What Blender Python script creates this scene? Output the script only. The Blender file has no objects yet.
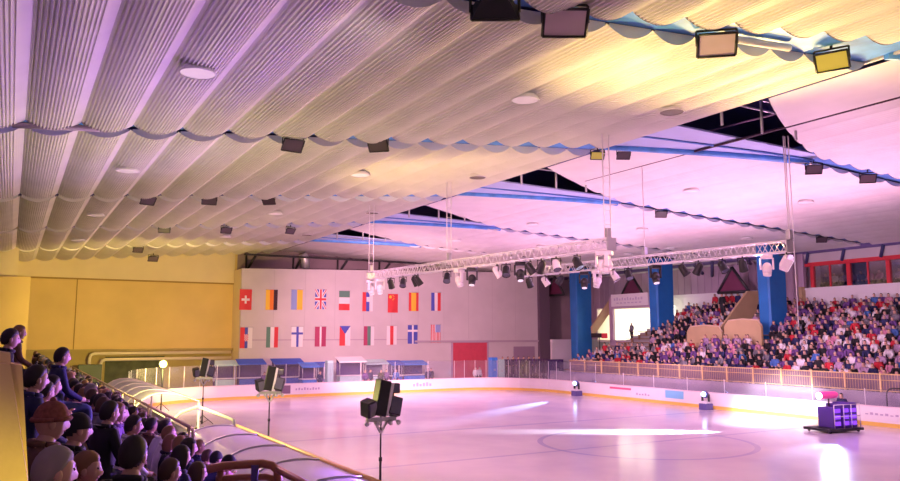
import bpy, bmesh, math, random
from mathutils import Vector, Matrix, Euler
random.seed(7)
S = bpy.context.scene
COL = S.collection
PI = math.pi
# ------------------------------------------------------------------ camera
F, CX, CY, HC = 760.0, 450.0, 240.5, 4.6
pit = math.atan(94.5 / F)
yaw = math.atan(440 / F * math.cos(pit))
fw = Vector((math.sin(yaw) * math.cos(pit), math.cos(yaw) * math.cos(pit), math.sin(pit)))
rt = Vector((math.cos(yaw), -math.sin(yaw), 0))
up = rt.cross(fw)
EYE = Vector((0, 0, HC))
cd = bpy.data.cameras.new('camera')
cam = bpy.data.objects.new('camera', cd)
COL.objects.link(cam)
cam.matrix_world = Matrix(((rt.x, up.x, -fw.x, EYE.x), (rt.y, up.y, -fw.y, EYE.y), (rt.z, up.z, -fw.z, EYE.z), (0, 0, 0, 1)))
cd.sensor_width = 36
cd.lens = F / 900 * 36
cd.clip_end = 500
S.camera = cam


def ray(x, y):
    return (fw * F + rt * (x - CX) - up * (y - CY)) / F


def at(x, y, axis, v):
    """point of the place seen at photo pixel x, y on the plane axis = v"""
    d = ray(x, y)
    i = 'XYZ'.index(axis)
    return EYE + d * ((v - EYE[i]) / d[i])


def pj(p):
    d = Vector(p) - EYE
    z = d.dot(fw)
    return CX + F * d.dot(rt) / z, CY - F * d.dot(up) / z, z


# ------------------------------------------------------------------ materials
MATS = {}


def mat(name, col, rough=.6, metal=0., em=None, es=0., var=0., vs=3., bump=0., bs=40., spec=.5, alpha=None):
    if name in MATS:
        return MATS[name]
    m = bpy.data.materials.new(name)
    m.use_nodes = True
    nt = m.node_tree
    b = nt.nodes['Principled BSDF']
    b.inputs['Base Color'].default_value = (*col, 1)
    b.inputs['Roughness'].default_value = rough
    b.inputs['Metallic'].default_value = metal
    b.inputs['Specular IOR Level'].default_value = spec
    if em:
        b.inputs['Emission Color'].default_value = (*em, 1)
        b.inputs['Emission Strength'].default_value = es
    if var or bump:
        tc = nt.nodes.new('ShaderNodeTexCoord')
        n = nt.nodes.new('ShaderNodeTexNoise')
        n.inputs['Scale'].default_value = vs
        n.inputs['Detail'].default_value = 4
        nt.links.new(tc.outputs['Object'], n.inputs['Vector'])
        if var:
            r = nt.nodes.new('ShaderNodeValToRGB')
            r.color_ramp.elements[0].position = .3
            r.color_ramp.elements[1].position = .7
            r.color_ramp.elements[0].color = (*[max(0, c * (1 - var)) for c in col], 1)
            r.color_ramp.elements[1].color = (*[min(1, c * (1 + var)) for c in col], 1)
            nt.links.new(n.outputs['Fac'], r.inputs['Fac'])
            nt.links.new(r.outputs['Color'], b.inputs['Base Color'])
        if bump:
            n2 = nt.nodes.new('ShaderNodeTexNoise')
            n2.inputs['Scale'].default_value = bs
            nt.links.new(tc.outputs['Object'], n2.inputs['Vector'])
            bp = nt.nodes.new('ShaderNodeBump')
            bp.inputs['Strength'].default_value = bump
            bp.inputs['Distance'].default_value = .02
            nt.links.new(n2.outputs['Fac'], bp.inputs['Height'])
            nt.links.new(bp.outputs['Normal'], b.inputs['Normal'])
    MATS[name] = m
    return m


def glassmat(name, tint=(.95, .95, 1), fac=.12, frost=0., fcol=(1, 1, 1)):
    m = bpy.data.materials.new(name)
    m.use_nodes = True
    nt = m.node_tree
    nt.nodes.remove(nt.nodes['Principled BSDF'])
    out = nt.nodes['Material Output']
    t = nt.nodes.new('ShaderNodeBsdfTransparent')
    t.inputs['Color'].default_value = (*tint, 1)
    g = nt.nodes.new('ShaderNodeBsdfGlossy')
    g.inputs['Roughness'].default_value = .08
    mx = nt.nodes.new('ShaderNodeMixShader')
    mx.inputs['Fac'].default_value = fac
    nt.links.new(t.outputs[0], mx.inputs[1])
    nt.links.new(g.outputs[0], mx.inputs[2])
    last = mx
    if frost:
        d = nt.nodes.new('ShaderNodeBsdfDiffuse')
        d.inputs['Color'].default_value = (*fcol, 1)
        tl = nt.nodes.new('ShaderNodeBsdfTranslucent')
        tl.inputs['Color'].default_value = (*fcol, 1)
        ad = nt.nodes.new('ShaderNodeMixShader')
        nt.links.new(d.outputs[0], ad.inputs[1])
        nt.links.new(tl.outputs[0], ad.inputs[2])
        m2 = nt.nodes.new('ShaderNodeMixShader')
        m2.inputs['Fac'].default_value = frost
        nt.links.new(mx.outputs[0], m2.inputs[1])
        nt.links.new(ad.outputs[0], m2.inputs[2])
        last = m2
    nt.links.new(last.outputs[0], out.inputs['Surface'])
    MATS[name] = m
    return m


M_roof = mat('ribbed_roof_white', (.80, .77, .76), .5, var=.06, vs=.6)
M_cap = mat('panel_end_white', (.86, .82, .80), .6)
M_deck = mat('roof_deck_navy', (.10, .11, .36), .8)
M_beam = mat('steel_blue', (.10, .24, .62), .5)
M_beampale = mat('steel_light_blue', (.10, .34, .85), .5, var=.25, vs=1.5)
M_beamlilac = mat('steel_pale_blue', (.46, .55, .85), .5, var=.08, vs=.5)
M_dark = mat('dark_metal', (.025, .025, .03), .5)
M_black = mat('black_paint', (.012, .012, .015), .45)
M_alu = mat('aluminium', (.86, .84, .86), .35, .25)
M_steel = mat('galvanised_steel', (.55, .55, .58), .4, .6)
M_white = mat('white_paint', (.82, .80, .80), .5)
M_wallwhite = mat('wall_pale_render', (.62, .57, .59), .8, var=.05, vs=.5, bump=.1, bs=8)
M_yellow = mat('wall_yellow', (.76, .56, .22), .8, var=.05, vs=.4, bump=.1, bs=8)
M_cream = mat('wall_cream', (.78, .66, .42), .8, var=.05, vs=.4)
M_conc = mat('concrete', (.42, .40, .40), .85, var=.12, vs=1.5, bump=.2, bs=15)
M_concy = mat('concrete_lit_yellow', (.70, .48, .30), .8, var=.08, vs=3, bump=.15, bs=20)  # tan tone carries the yellow light falling on the concrete
M_mauve = mat('wall_mauve', (.50, .36, .48), .8, var=.06, vs=.5)
M_beige = mat('parapet_beige', (.52, .38, .20), .7, var=.06, vs=1)
M_colblue = mat('column_blue', (.015, .17, .50), .55, var=.08, vs=1)
M_red = mat('red_paint', (.70, .04, .06), .5)
M_doorred = mat('door_red', (.62, .07, .12), .6, var=.06, vs=2)
M_board = mat('board_white', (.84, .80, .82), .35, var=.03, vs=1)
M_kick = mat('kick_strip_yellow', (.86, .58, .12), .4)
M_railp = mat('board_top_rail', (.85, .70, .74), .4)
M_fence = mat('fence_yellow', (.82, .60, .28), .5)
M_rail = mat('rail_orange_brown', (.40, .16, .06), .45, var=.1, vs=6)
M_railpink = mat('rail_pale', (.66, .50, .34), .4)
M_lens = mat('lens_glass', (.10, .10, .14), .1)
M_glass = glassmat('plexiglass', (.93, .93, .96), .06, .05, (.75, .75, .85))
M_canopy = glassmat('frosted_canopy', (.94, .94, .97), .12, .45, (.92, .9, .96))
M_mesh = glassmat('fence_mesh', (.9, .85, .85), .02, .5, (.55, .42, .52))
M_canopyw = glassmat('white_canopy', (.9, .9, .9), .08, .82, (.92, .9, .85))
M_win = glassmat('window_glass', (.75, .75, .8), .15)
E_white = mat('lamp_white', (1, 1, 1), .4, em=(1, .96, .9), es=9)
E_dim = mat('lamp_dim', (.9, .85, .9), .3, em=(1, .85, .95), es=.5)
E_down = mat('downlight_diffuser', (.9, .85, .85), .4, em=(1, .85, .9), es=.10)
E_yellow = mat('lamp_yellow', (1, .9, .3), .4, em=(1, .80, .12), es=7)
E_blue = mat('lamp_blue', (.3, .5, 1), .4, em=(.35, .6, 1), es=8)
E_violet = mat('lamp_violet', (.12, .04, .5), .4, em=(.30, .06, 1), es=1.0)
E_pink = mat('barrel_pink_glow', (.80, .06, .30), .4, em=(1, .1, .4), es=.35)  # barrel glows faintly pink by itself, though it is no lamp
E_room = mat('room_glow', (.95, .95, .8), .6, em=(1, .98, .78), es=1.8)  # emission put on the room's back wall instead of a lamp


# ------------------------------------------------------------------ mesh building
class MB:
    def __init__(s):
        s.bm = bmesh.new()
        s.mi = 0
        s.mats = []

    def use(s, m):
        if m not in s.mats:
            s.mats.append(m)
        s.mi = s.mats.index(m)
        return s

    def face(s, vs, smooth=False):
        try:
            f = s.bm.faces.new(vs)
        except ValueError:
            return None
        f.material_index = s.mi
        f.smooth = smooth
        return f

    def v(s, p):
        return s.bm.verts.new(p)

    def box(s, lo, hi, rot=None, piv=None, bev=0.):
        lo, hi = Vector(lo), Vector(hi)
        c = (lo + hi) / 2
        vs = []
        for z in (lo.z, hi.z):
            for x, y in ((lo.x, lo.y), (hi.x, lo.y), (hi.x, hi.y), (lo.x, hi.y)):
                p = Vector((x, y, z))
                if rot is not None:
                    q = piv if piv is not None else c
                    p = rot @ (p - Vector(q)) + Vector(q)
                vs.append(s.v(p))
        fs = [s.face([vs[i] for i in k]) for k in ((3, 2, 1, 0), (4, 5, 6, 7), (0, 1, 5, 4), (1, 2, 6, 5), (2, 3, 7, 6), (3, 0, 4, 7))]
        if bev:
            es = list({e for f in fs for e in f.edges})
            r = bmesh.ops.bevel(s.bm, geom=es, offset=bev, segments=2, affect='EDGES', profile=.5)
            for f in r['faces']:
                f.material_index = s.mi
        return s

    def tube(s, pts, r, n=6, cap=True, smooth=True):
        pts = [Vector(p) for p in pts]
        rs = r if isinstance(r, (list, tuple)) else [r] * len(pts)
        rings = []
        t0 = (pts[1] - pts[0]).normalized()
        a = Vector((0, 0, 1)) if abs(t0.z) < .9 else Vector((1, 0, 0))
        u = t0.cross(a).normalized()
        for i, p in enumerate(pts):
            t = (pts[min(i + 1, len(pts) - 1)] - pts[max(i - 1, 0)]).normalized()
            u = (u - t * u.dot(t)).normalized()
            w = t.cross(u)
            rings.append([s.v(p + (u * math.cos(2 * PI * k / n) + w * math.sin(2 * PI * k / n)) * rs[i]) for k in range(n)])
        for A, B in zip(rings, rings[1:]):
            for k in range(n):
                s.face([A[k], A[(k + 1) % n], B[(k + 1) % n], B[k]], smooth)
        if cap:
            s.face(rings[0][::-1])
            s.face(rings[-1])
        return s

    def prism(s, poly, vec):
        vec = Vector(vec)
        A = [s.v(p) for p in poly]
        B = [s.v(Vector(p) + vec) for p in poly]
        s.face(A[::-1])
        s.face(B)
        n = len(A)
        for k in range(n):
            s.face([A[k], A[(k + 1) % n], B[(k + 1) % n], B[k]])
        return s

    def grid(s, P, smooth=False, mi=None):
        V = [[s.v(p) for p in row] for row in P]
        for i in range(len(V) - 1):
            for j in range(len(V[0]) - 1):
                f = s.face([V[i][j], V[i][j + 1], V[i + 1][j + 1], V[i + 1][j]], smooth)
                if f and mi:
                    f.material_index = mi(i, j)
        return s

    def sphere(s, c, r, n=12, m=8, fn=None, keep=None, mi=None):
        c = Vector(c)
        r = Vector(r) if isinstance(r, (tuple, list, Vector)) else Vector((r, r, r))
        ring = []
        for i in range(m + 1):
            th = PI * i / m
            row = []
            for k in range(n):
                ph = 2 * PI * k / n
                d = Vector((math.sin(th) * math.cos(ph), math.sin(th) * math.sin(ph), math.cos(th)))
                p = Vector((d.x * r.x, d.y * r.y, d.z * r.z))
                if fn:
                    p = fn(d, p)
                row.append((d, p + c))
                if i in (0, m):
                    break
            ring.append(row)
        V = [[s.v(p) for d, p in row] for row in ring]
        for i in range(m):
            for k in range(n):
                k2 = (k + 1) % n
                if i == 0:
                    q = [(0, 0), (1, k), (1, k2)]
                elif i == m - 1:
                    q = [(i, k), (m, 0), (i, k2)]
                else:
                    q = [(i, k), (i + 1, k), (i + 1, k2), (i, k2)]
                dc = sum((ring[a][b][0] for a, b in q), Vector()) / len(q)
                if keep and not keep(dc):
                    continue
                f = s.face([V[a][b] for a, b in q], True)
                if f and mi:
                    f.material_index = mi(dc)
        for row in V:
            for v in row:
                if not v.link_faces:
                    s.bm.verts.remove(v)
        return s

    def build(s, name, m=None, parent=None, loc=None):
        """parent given: geometry is in the parent's local frame"""
        if len(s.mats) == 0:
            s.mats = [m]
        bmesh.ops.recalc_face_normals(s.bm, faces=s.bm.faces)
        me = bpy.data.meshes.new(name)
        s.bm.to_mesh(me)
        s.bm.free()
        for x in s.mats:
            me.materials.append(x)
        o = bpy.data.objects.new(name, me)
        COL.objects.link(o)
        if parent is not None:
            o.parent = parent
        if loc is not None:
            o.location = loc
        return o


def tag(o, label=None, cat=None, group=None, kind=None):
    if label:
        o['label'] = label
    if cat:
        o['category'] = cat
    if group:
        o['group'] = group
    if kind:
        o['kind'] = kind
    return o


def struct(o, label=None, cat=None):
    return tag(o, label, cat, kind='structure')


def thing(name, label, cat, loc=(0, 0, 0), rz=0., group=None):
    o = bpy.data.objects.new(name, None)
    COL.objects.link(o)
    o.location = loc
    o.rotation_euler = (0, 0, rz)
    o.empty_display_size = .2
    return tag(o, label, cat, group)


def dup(root, loc, rz=0., label=None, group=None, scale=None):
    def cp(o, par):
        c = o.copy()
        COL.objects.link(c)
        if par is not None:
            c.parent = par
        for ch in list(o.children):
            cp(ch, c)
        return c
    r = cp(root, None)
    r.location = loc
    r.rotation_euler = (0, 0, rz)
    if scale:
        r.scale = (scale,) * 3
    if label:
        r['label'] = label
    if group:
        r['group'] = group
    return r


def ordn(n):
    w = ['zeroth', 'first', 'second', 'third', 'fourth', 'fifth', 'sixth', 'seventh', 'eighth', 'ninth', 'tenth', 'eleventh', 'twelfth']
    if n < len(w):
        return w[n]
    return str(n) + ('th' if 10 < n % 100 < 14 else {1: 'st', 2: 'nd', 3: 'rd'}.get(n % 10, 'th'))


def aim(o, target):
    d = Vector(target) - o.location
    o.rotation_euler = d.to_track_quat('-Z', 'Y').to_euler()


def light(name, typ, loc, target, energy, col, size=.5, angle=60, blend=.5):
    l = bpy.data.lights.new(name, typ)
    l.energy = energy
    l.color = col
    if typ == 'SPOT':
        l.spot_size = math.radians(angle)
        l.spot_blend = blend
        l.shadow_soft_size = size
    elif typ == 'AREA':
        l.size = size
    else:
        l.shadow_soft_size = size
    o = bpy.data.objects.new(name, l)
    COL.objects.link(o)
    o.location = loc
    if target is not None:
        aim(o, target)
    return o


# ------------------------------------------------------------------ floors
b = MB()
b.box((-12, -10, -.3), (66, 82, -.02))
struct(b.build('floor', M_conc), 'grey concrete hall floor around the ice rink', 'floor')

# rink outline (top view), anticlockwise from the near left
RIGHT, LEFT, FAR, NEAR = 38.5, 6.2, 55.8, 3.0
outline = []
def arc(cx, cy, r, a0, a1, n=10):
    return [(cx + r * math.cos(math.radians(a0 + (a1 - a0) * i / n)), cy + r * math.sin(math.radians(a0 + (a1 - a0) * i / n))) for i in range(n + 1)]
outline += arc(RIGHT - 6, NEAR + 6, 6, -90, 0)
outline += [(RIGHT, y) for y in range(12, 50, 3)]
outline += arc(RIGHT - 6, FAR - 6, 6, 0, 90)
outline += [(x, FAR) for x in range(30, 15, -3)]
outline += arc(LEFT + 8, FAR - 8, 8, 90, 180)
outline += [(LEFT, y) for y in range(45, 10, -3)]
outline += arc(LEFT + 6, NEAR + 6, 6, 180, 270)

m = bpy.data.materials.new('ice')
m.use_nodes = True
nt = m.node_tree
pb = nt.nodes['Principled BSDF']
pb.inputs['Roughness'].default_value = .15
pb.inputs['Specular IOR Level'].default_value = .55
tc = nt.nodes.new('ShaderNodeTexCoord')
n1 = nt.nodes.new('ShaderNodeTexNoise')
n1.inputs['Scale'].default_value = .35
n1.inputs['Detail'].default_value = 6
nt.links.new(tc.outputs['Object'], n1.inputs['Vector'])
cr = nt.nodes.new('ShaderNodeValToRGB')
cr.color_ramp.elements[0].position = .3
cr.color_ramp.elements[0].color = (.66, .62, .72, 1)
cr.color_ramp.elements[1].position = .7
cr.color_ramp.elements[1].color = (.80, .76, .80, 1)
nt.links.new(n1.outputs['Fac'], cr.inputs['Fac'])
sx = nt.nodes.new('ShaderNodeSeparateXYZ')
nt.links.new(tc.outputs['Object'], sx.inputs[0])
prev = cr.outputs['Color']
def mth(op, a, bv=None):
    n = nt.nodes.new('ShaderNodeMath')
    n.operation = op
    for i, q in enumerate((a, bv)):
        if q is None:
            continue
        if isinstance(q, (int, float)):
            n.inputs[i].default_value = q
        else:
            nt.links.new(q, n.inputs[i])
    return n.outputs[0]
def mixline(mask, col, fac):
    global prev
    mx = nt.nodes.new('ShaderNodeMixRGB')
    nt.links.new(mth('MULTIPLY', mask, fac), mx.inputs[0])
    nt.links.new(prev, mx.inputs[1])
    mx.inputs[2].default_value = (*col, 1)
    prev = mx.outputs[0]
for yy, wd in ((32.9, .16), (24.9, .12)):      # lines painted under the ice
    mixline(mth('LESS_THAN', mth('ABSOLUTE', mth('SUBTRACT', sx.outputs[1], yy)), wd), (.35, .36, .62), .45)
dx = mth('SUBTRACT', sx.outputs[0], 24.0)
dy = mth('SUBTRACT', sx.outputs[1], 24.9)
rr = mth('SQRT', mth('ADD', mth('MULTIPLY', dx, dx), mth('MULTIPLY', dy, dy)))
mixline(mth('LESS_THAN', mth('ABSOLUTE', mth('SUBTRACT', rr, 4.5)), .12), (.35, .36, .66), .5)
nt.links.new(prev, pb.inputs['Base Color'])
nb = nt.nodes.new('ShaderNodeTexNoise')
nb.inputs['Scale'].default_value = 1.2
nb.inputs['Detail'].default_value = 5
nt.links.new(tc.outputs['Object'], nb.inputs['Vector'])
bp = nt.nodes.new('ShaderNodeBump')
bp.inputs['Strength'].default_value = .12
bp.inputs['Distance'].default_value = .02
nt.links.new(nb.outputs['Fac'], bp.inputs['Height'])
nt.links.new(bp.outputs['Normal'], pb.inputs['Normal'])
M_ice = m
b = MB()
b.prism([(x, y, -.015) for x, y in outline], (0, 0, .015))
struct(b.build('floor_ice', M_ice), 'pink lit glossy ice surface of the rink', 'ice')

# ------------------------------------------------------------------ rink boards
boards = thing('rink_boards', 'white rink boards with yellow kick strip curving around the ice', 'boards')


def wall_strip(b, pts, z0, z1, t, off=0.):
    n = len(pts)
    inn, outt = [], []
    for i in range(n):
        p = Vector((*pts[i], 0))
        tan = (Vector((*pts[(i + 1) % n], 0)) - Vector((*pts[i - 1], 0)))
        tan.normalize()
        nr = Vector((tan.y, -tan.x, 0))
        inn.append(p + nr * off)
        outt.append(p + nr * (off + t))
    for i in range(n):
        j = (i + 1) % n
        A = [b.v((*q.xy, z)) for q, z in ((inn[i], z0), (inn[j], z0), (inn[j], z1), (inn[i], z1))]
        B = [b.v((*q.xy, z)) for q, z in ((outt[i], z0), (outt[j], z0), (outt[j], z1), (outt[i], z1))]
        b.face(A); b.face(B[::-1])
        b.face([A[3], A[2], B[2], B[3]])
        b.face([A[1], A[0], B[0], B[1]])


b = MB(); wall_strip(b, outline, 0.0, .97, .10); b.build('board_wall', M_board, boards)
b = MB(); wall_strip(b, outline, 0.0, .20, .02, -.025); b.build('kick_strip', M_kick, boards)
b = MB(); wall_strip(b, outline, .97, 1.02, .16, -.03); b.build('top_rail', M_railp, boards)
# faded advertising marks on the boards
def ad(b, kind, a, z0, z1):
    if kind == 'far':
        b.box((a[0], FAR - .02, z0), (a[1], FAR + .02, z1))
    else:
        b.box((RIGHT - .02, a[0], z0), (RIGHT + .02, a[1], z1))
M_ad1 = mat('ad_dark', (.22, .14, .22), .5); M_ad2 = mat('ad_red', (.75, .12, .25), .5)
M_ad3 = mat('ad_blue', (.22, .55, .80), .5); M_ad4 = mat('ad_grey', (.50, .42, .55), .5)
for kind, a, z0, z1, mm, lab in (('far', (17.2, 18.35), .28, .88, M_ad1, 'dark square sign on the far boards'), ('right', (41.2, 43.4), .70, .84, M_ad2, 'red strip sign on the right boards'), ('right', (36.3, 37.9), .42, .92, M_ad3, 'pale blue sign on the right boards')):
    b = MB(); ad(b, kind, a, z0, z1)
    o = b.build('advert', mm, boards); o['label'] = lab
def letter(lo, hi):
    b = MB(); b.box(lo, hi); b.build('lettering', M_ad4, boards)
for i in range(9):                                     # small unreadable grey lettering beside the dark sign
    letter((18.75 + i * .22, FAR - .015, .5), (18.87 + i * .22, FAR + .02, .5 + (.14, .18, .12, .2, .15, .1, .18, .14, .16)[i]))
for i in range(6):
    letter((28.6 + i * .3, FAR - .015, .45), (28.78 + i * .3, FAR + .02, .45 + (.22, .3, .18, .26, .3, .2)[i]))
for i in range(5):
    letter((RIGHT - .015, 39.4 + i * .28, .42), (RIGHT + .02, 39.56 + i * .28, .42 + (.1, .16, .12, .1, .14)[i]))
for i in range(7):
    letter((RIGHT - .015, 22.3 + i * .26, .55), (RIGHT + .02, 22.45 + i * .26, .55 + (.1, .05, .12, .08, .1, .12, .06)[i]))
# plexiglass panes on the boards
def pane(p, q, h):
    p, q = Vector((*p, 0)), Vector((*q, 0))
    t = (q - p).normalized(); nr = Vector((t.y, -t.x, 0)) * .05
    b = MB()
    A = p + t * .02 + nr; B = q - t * .02 + nr
    b.prism([(A.x, A.y, 1.02), (B.x, B.y, 1.02), (B.x, B.y, 1.02 + h), (A.x, A.y, 1.02 + h)], nr * .25)
    g = b.build('glass_pane', M_glass, boards)
    b = MB(); b.tube([(p.x + nr.x, p.y + nr.y, 1.02), (p.x + nr.x, p.y + nr.y, 1.02 + h)], .018, 5)
    b.build('glass_post', M_alu, boards)
loop = outline
i0 = 11
for i in range(i0, len(loop) - 1):
    p, q = loop[i], loop[i + 1]
    if max(p[1], q[1]) > 47.5 and (Vector(p) - Vector(q)).length > .5:
        pane(p, q, 1.45)
for y in range(15, 48, 3):
    pane((RIGHT, y), (RIGHT, min(y + 3, 47.5)), .85)

# ------------------------------------------------------------------ ceiling
def zl(X):
    return 10.8 + .0886 * X
def zr(X):
    return 12.75 - .041 * (X - 22)
BAY = 1.46
RIBS = 13


def bay_profile(sag, ribs=RIBS, amp=.055):
    pts = [(0, .02)]
    for k in range(ribs):
        for dt, dz in ((.12, 0), (.30, 1), (.62, 1), (.80, 0)):
            t = .03 + .80 * (k + dt) / ribs
            pts.append((t, -sag * (1 - (2 * t - 1) ** 2) + amp * dz))
    for t in (.845, .88, .92, .96, .985):
        pts.append((t, -sag * (1 - (2 * t - 1) ** 2)))
    pts.append((1, .02))
    return pts


def roof_row(name, x0, n, zf, yn, yf, sag, label, ribs=RIBS, amp=.055, flat=None):
    sg = flat or (lambda X: 1.)
    b = MB()
    b.use(M_roof)
    for k in range(n):
        xa = x0 + k * BAY
        pr = bay_profile(sag, ribs, amp)
        A, B = [], []
        for t, dz in pr:
            X = xa + t * BAY
            A.append(b.v((X, yn(X), zf(X) + dz * sg(X))))
            B.append(b.v((X, yf(X), zf(X) + dz * sg(X))))
        for i in range(len(A) - 1):
            b.face([A[i], A[i + 1], B[i + 1], B[i]])
        # closing end plates (the pale crescents seen at every truss)
        b.use(M_cap)
        for E, yy in ((0, yn), (1, yf)):
            lo, hi = [], []
            for i in range(0, 21):
                t = .04 + .92 * i / 20
                X = xa + t * BAY
                dz = -sag * 1.04 * (1 - (2 * t - 1) ** 2) * sg(X)
                e = -.012 if E == 0 else .012
                lo.append(b.v((X, yy(X) + e, zf(X) + dz)))
                hi.append(b.v((X, yy(X) + e, zf(X) + .03)))
            for i in range(20):
                b.face([lo[i], lo[i + 1], hi[i + 1], hi[i]])
        b.use(M_roof)
    o = b.build(name)
    return struct(o, label, 'ceiling')


XL0 = 21.9 - 19 * BAY
def tl(X):
    return min(1., max(0., 1 - (21.9 - X) / 12))
rowsL = [12.6, 25.1, 38.4, 50.4, 62.4]
ed = [-6.0] + rowsL + [72.2]
for i in range(len(ed) - 1):
    ya = ed[i] + (.35 if i else 0); yb = ed[i + 1] - (.30 if i < len(ed) - 2 else 0)
    g = 1.5 if i == 0 else .9
    roof_row('ceiling_left', XL0, 19, zl, lambda X, a=ya: a, lambda X, c=yb, g=g, i=i: c - (g * tl(X) ** 1.1 if i < len(ed) - 2 else 0), .27, 'ribbed white sagging roof panels of the left half')
rowsR = [8.2, 20.8, 33.4, 46.0, 58.6]
XR0 = 22.3
edr = [-4.0] + rowsR + [72.2]
def tt(X):
    return max(0., 1 - (X - XR0) / 8.6)
for i in range(len(edr) - 1):
    yn = (lambda X, a=edr[i]: a + (.4 + 3.5 * tt(X) ** 1.25)) if i else (lambda X: -4.)
    yf = (lambda X, a=edr[i + 1]: a - (.55 + 3.6 * tt(X) ** 1.4)) if i < len(edr) - 2 else (lambda X: 72.2)
    roof_row('ceiling_right', XR0, 25, zr, yn, yf, .17, 'smooth white sagging roof panels of the right half', 7, .014, lambda X: max(.05, 1 - 1.4 * tt(X)))
b = MB()
b.box((-12, -8, 14.7), (62, 74, 14.9))
struct(b.build('ceiling_deck', M_deck), 'dark navy roof deck above the hanging panels', 'ceiling')
# steel beams above every panel gap
for y in rowsL:
    b = MB()
    b.prism([(-5.1, y - .18, zl(-5.1) + .12), (21.8, y - .18, zl(21.8) + .12), (21.8, y - .18, zl(21.8) + .62), (-5.1, y - .18, zl(-5.1) + .62)], (0, .36, 0))
    b.use(M_beam)
    b.prism([(-5.1, y - .34, zl(-5.1) + .10), (10, y - .34, zl(10) + .10), (10, y - .34, zl(10) + .15), (-5.1, y - .34, zl(-5.1) + .15)], (0, .68, 0))
    b.use(M_beampale)
    g = 1.5 if y < 13 else .9
    nn = 12
    b.grid([[(10 + 11.8 * k / nn, y - .34 - g * tl(10 + 11.8 * k / nn) ** 1.1, zl(10 + 11.8 * k / nn) + .045) for k in range(nn + 1)], [(10 + 11.8 * k / nn, y + .36, zl(10 + 11.8 * k / nn) + .045) for k in range(nn + 1)]])
    for k in range(10):
        X = XL0 + (2 * k + 1) * BAY
        b.tube([(X - .7, y - .33, zl(X) + .13), (X + .1, y + .33, zl(X) + .13)], .05, 5)
    struct(b.build('trim_beam', M_beam), 'blue steel roof beam in the gap between panels', 'beam')
for j, y in enumerate(rowsR):
    b = MB()
    b.use(M_beamlilac)
    n = 14
    lo, hi = [], []
    for k in range(n + 1):
        X = XR0 - .6 + (9.2) * k / n
        t = tt(X)
        lo.append((X, y - .45 + .5 * t, zr(X) + .10 - .05 * t)); hi.append((X, y + .55 + 3.5 * t ** 1.25, zr(X) + .10 - .05 * t))
    b.grid([lo, hi])
    b.grid([[(p[0], p[1], p[2] + .07) for p in lo], [(p[0], p[1], p[2] + .07) for p in hi]])
    b.grid([lo, [(p[0], p[1], p[2] + .07) for p in lo]])
    b.grid([hi, [(p[0], p[1], p[2] + .07) for p in hi]])
    b.use(M_beam)
    b.prism([(29.9, y - .5, zr(30) + .12), (57, y - .5, zr(57) + .12), (57, y - .5, zr(57) + .5), (29.9, y - .5, zr(30) + .5)], (0, 1.0, 0))
    # dark blue stripe flanges on the haunch
    b.use(M_beam)
    pts = [(XR0 - .5 + 9.2 * k / n, y + .15 + 1.7 * tt(XR0 - .5 + 9.2 * k / n) ** 1.2, zr(XR0 + 9.2 * k / n) + .05) for k in range(n + 1)]
    b.tube(pts, .05, 6)
    b.use(M_beampale)
    pts = [(XR0 - .5 + 9.2 * k / n, y + .5 + 3.3 * tt(XR0 - .5 + 9.2 * k / n) ** 1.25, zr(XR0 + 9.2 * k / n) + .04) for k in range(n + 1)]
    b.tube(pts, .16, 6)
    struct(b.build('trim_haunch', None), 'pale blue haunched roof beam right of the ridge', 'beam')
# fascia along the ridge edge of the left roof
b = MB(); b.box((21.85, -6, zl(21.9) - .02), (21.95, 72, zl(21.9) + .10)); struct(b.build('trim_ridge', M_roof), 'pale edge of the left roof along the ridge gap', 'trim')
# eave tube on the right
b = MB()
b.tube([(55.2, 2, 11.38), (55.2, 72, 11.2)], .28, 8)
struct(b.build('trim_eave', mat('eave_violet', (.16, .12, .30), .5)), 'dark violet eave beam above the right gallery', 'beam')

# catwalk railings seen in the ridge gaps
first = None
for j, y in enumerate(rowsR):
    if y < 10: continue
    if first is None:
        first = thing('catwalk_railing', None, 'railing', (22.6, y - 2.4, zr(22.6)))
        b = MB()
        for dz in (.35, .75):
            b.tube([(-1.2, 0, dz), (6.2, .3, dz + .12)], .045, 5)
        b.build('rail', M_steel, first)
        for q in (-.6, 1.6, 3.6):
            b = MB(); b.tube([(q, 0.02, -.55), (q, 0.02, 1.15)], .055, 5); b.build('post', M_steel, first)
        r = first
    else:
        r = dup(first, (22.6, y - 2.4, zr(22.6)))
    r['label'] = 'grey catwalk railing in the %s dark ridge gap from the right' % ordn(j)
    r['group'] = 'catwalk railings in the ridge gaps'

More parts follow.
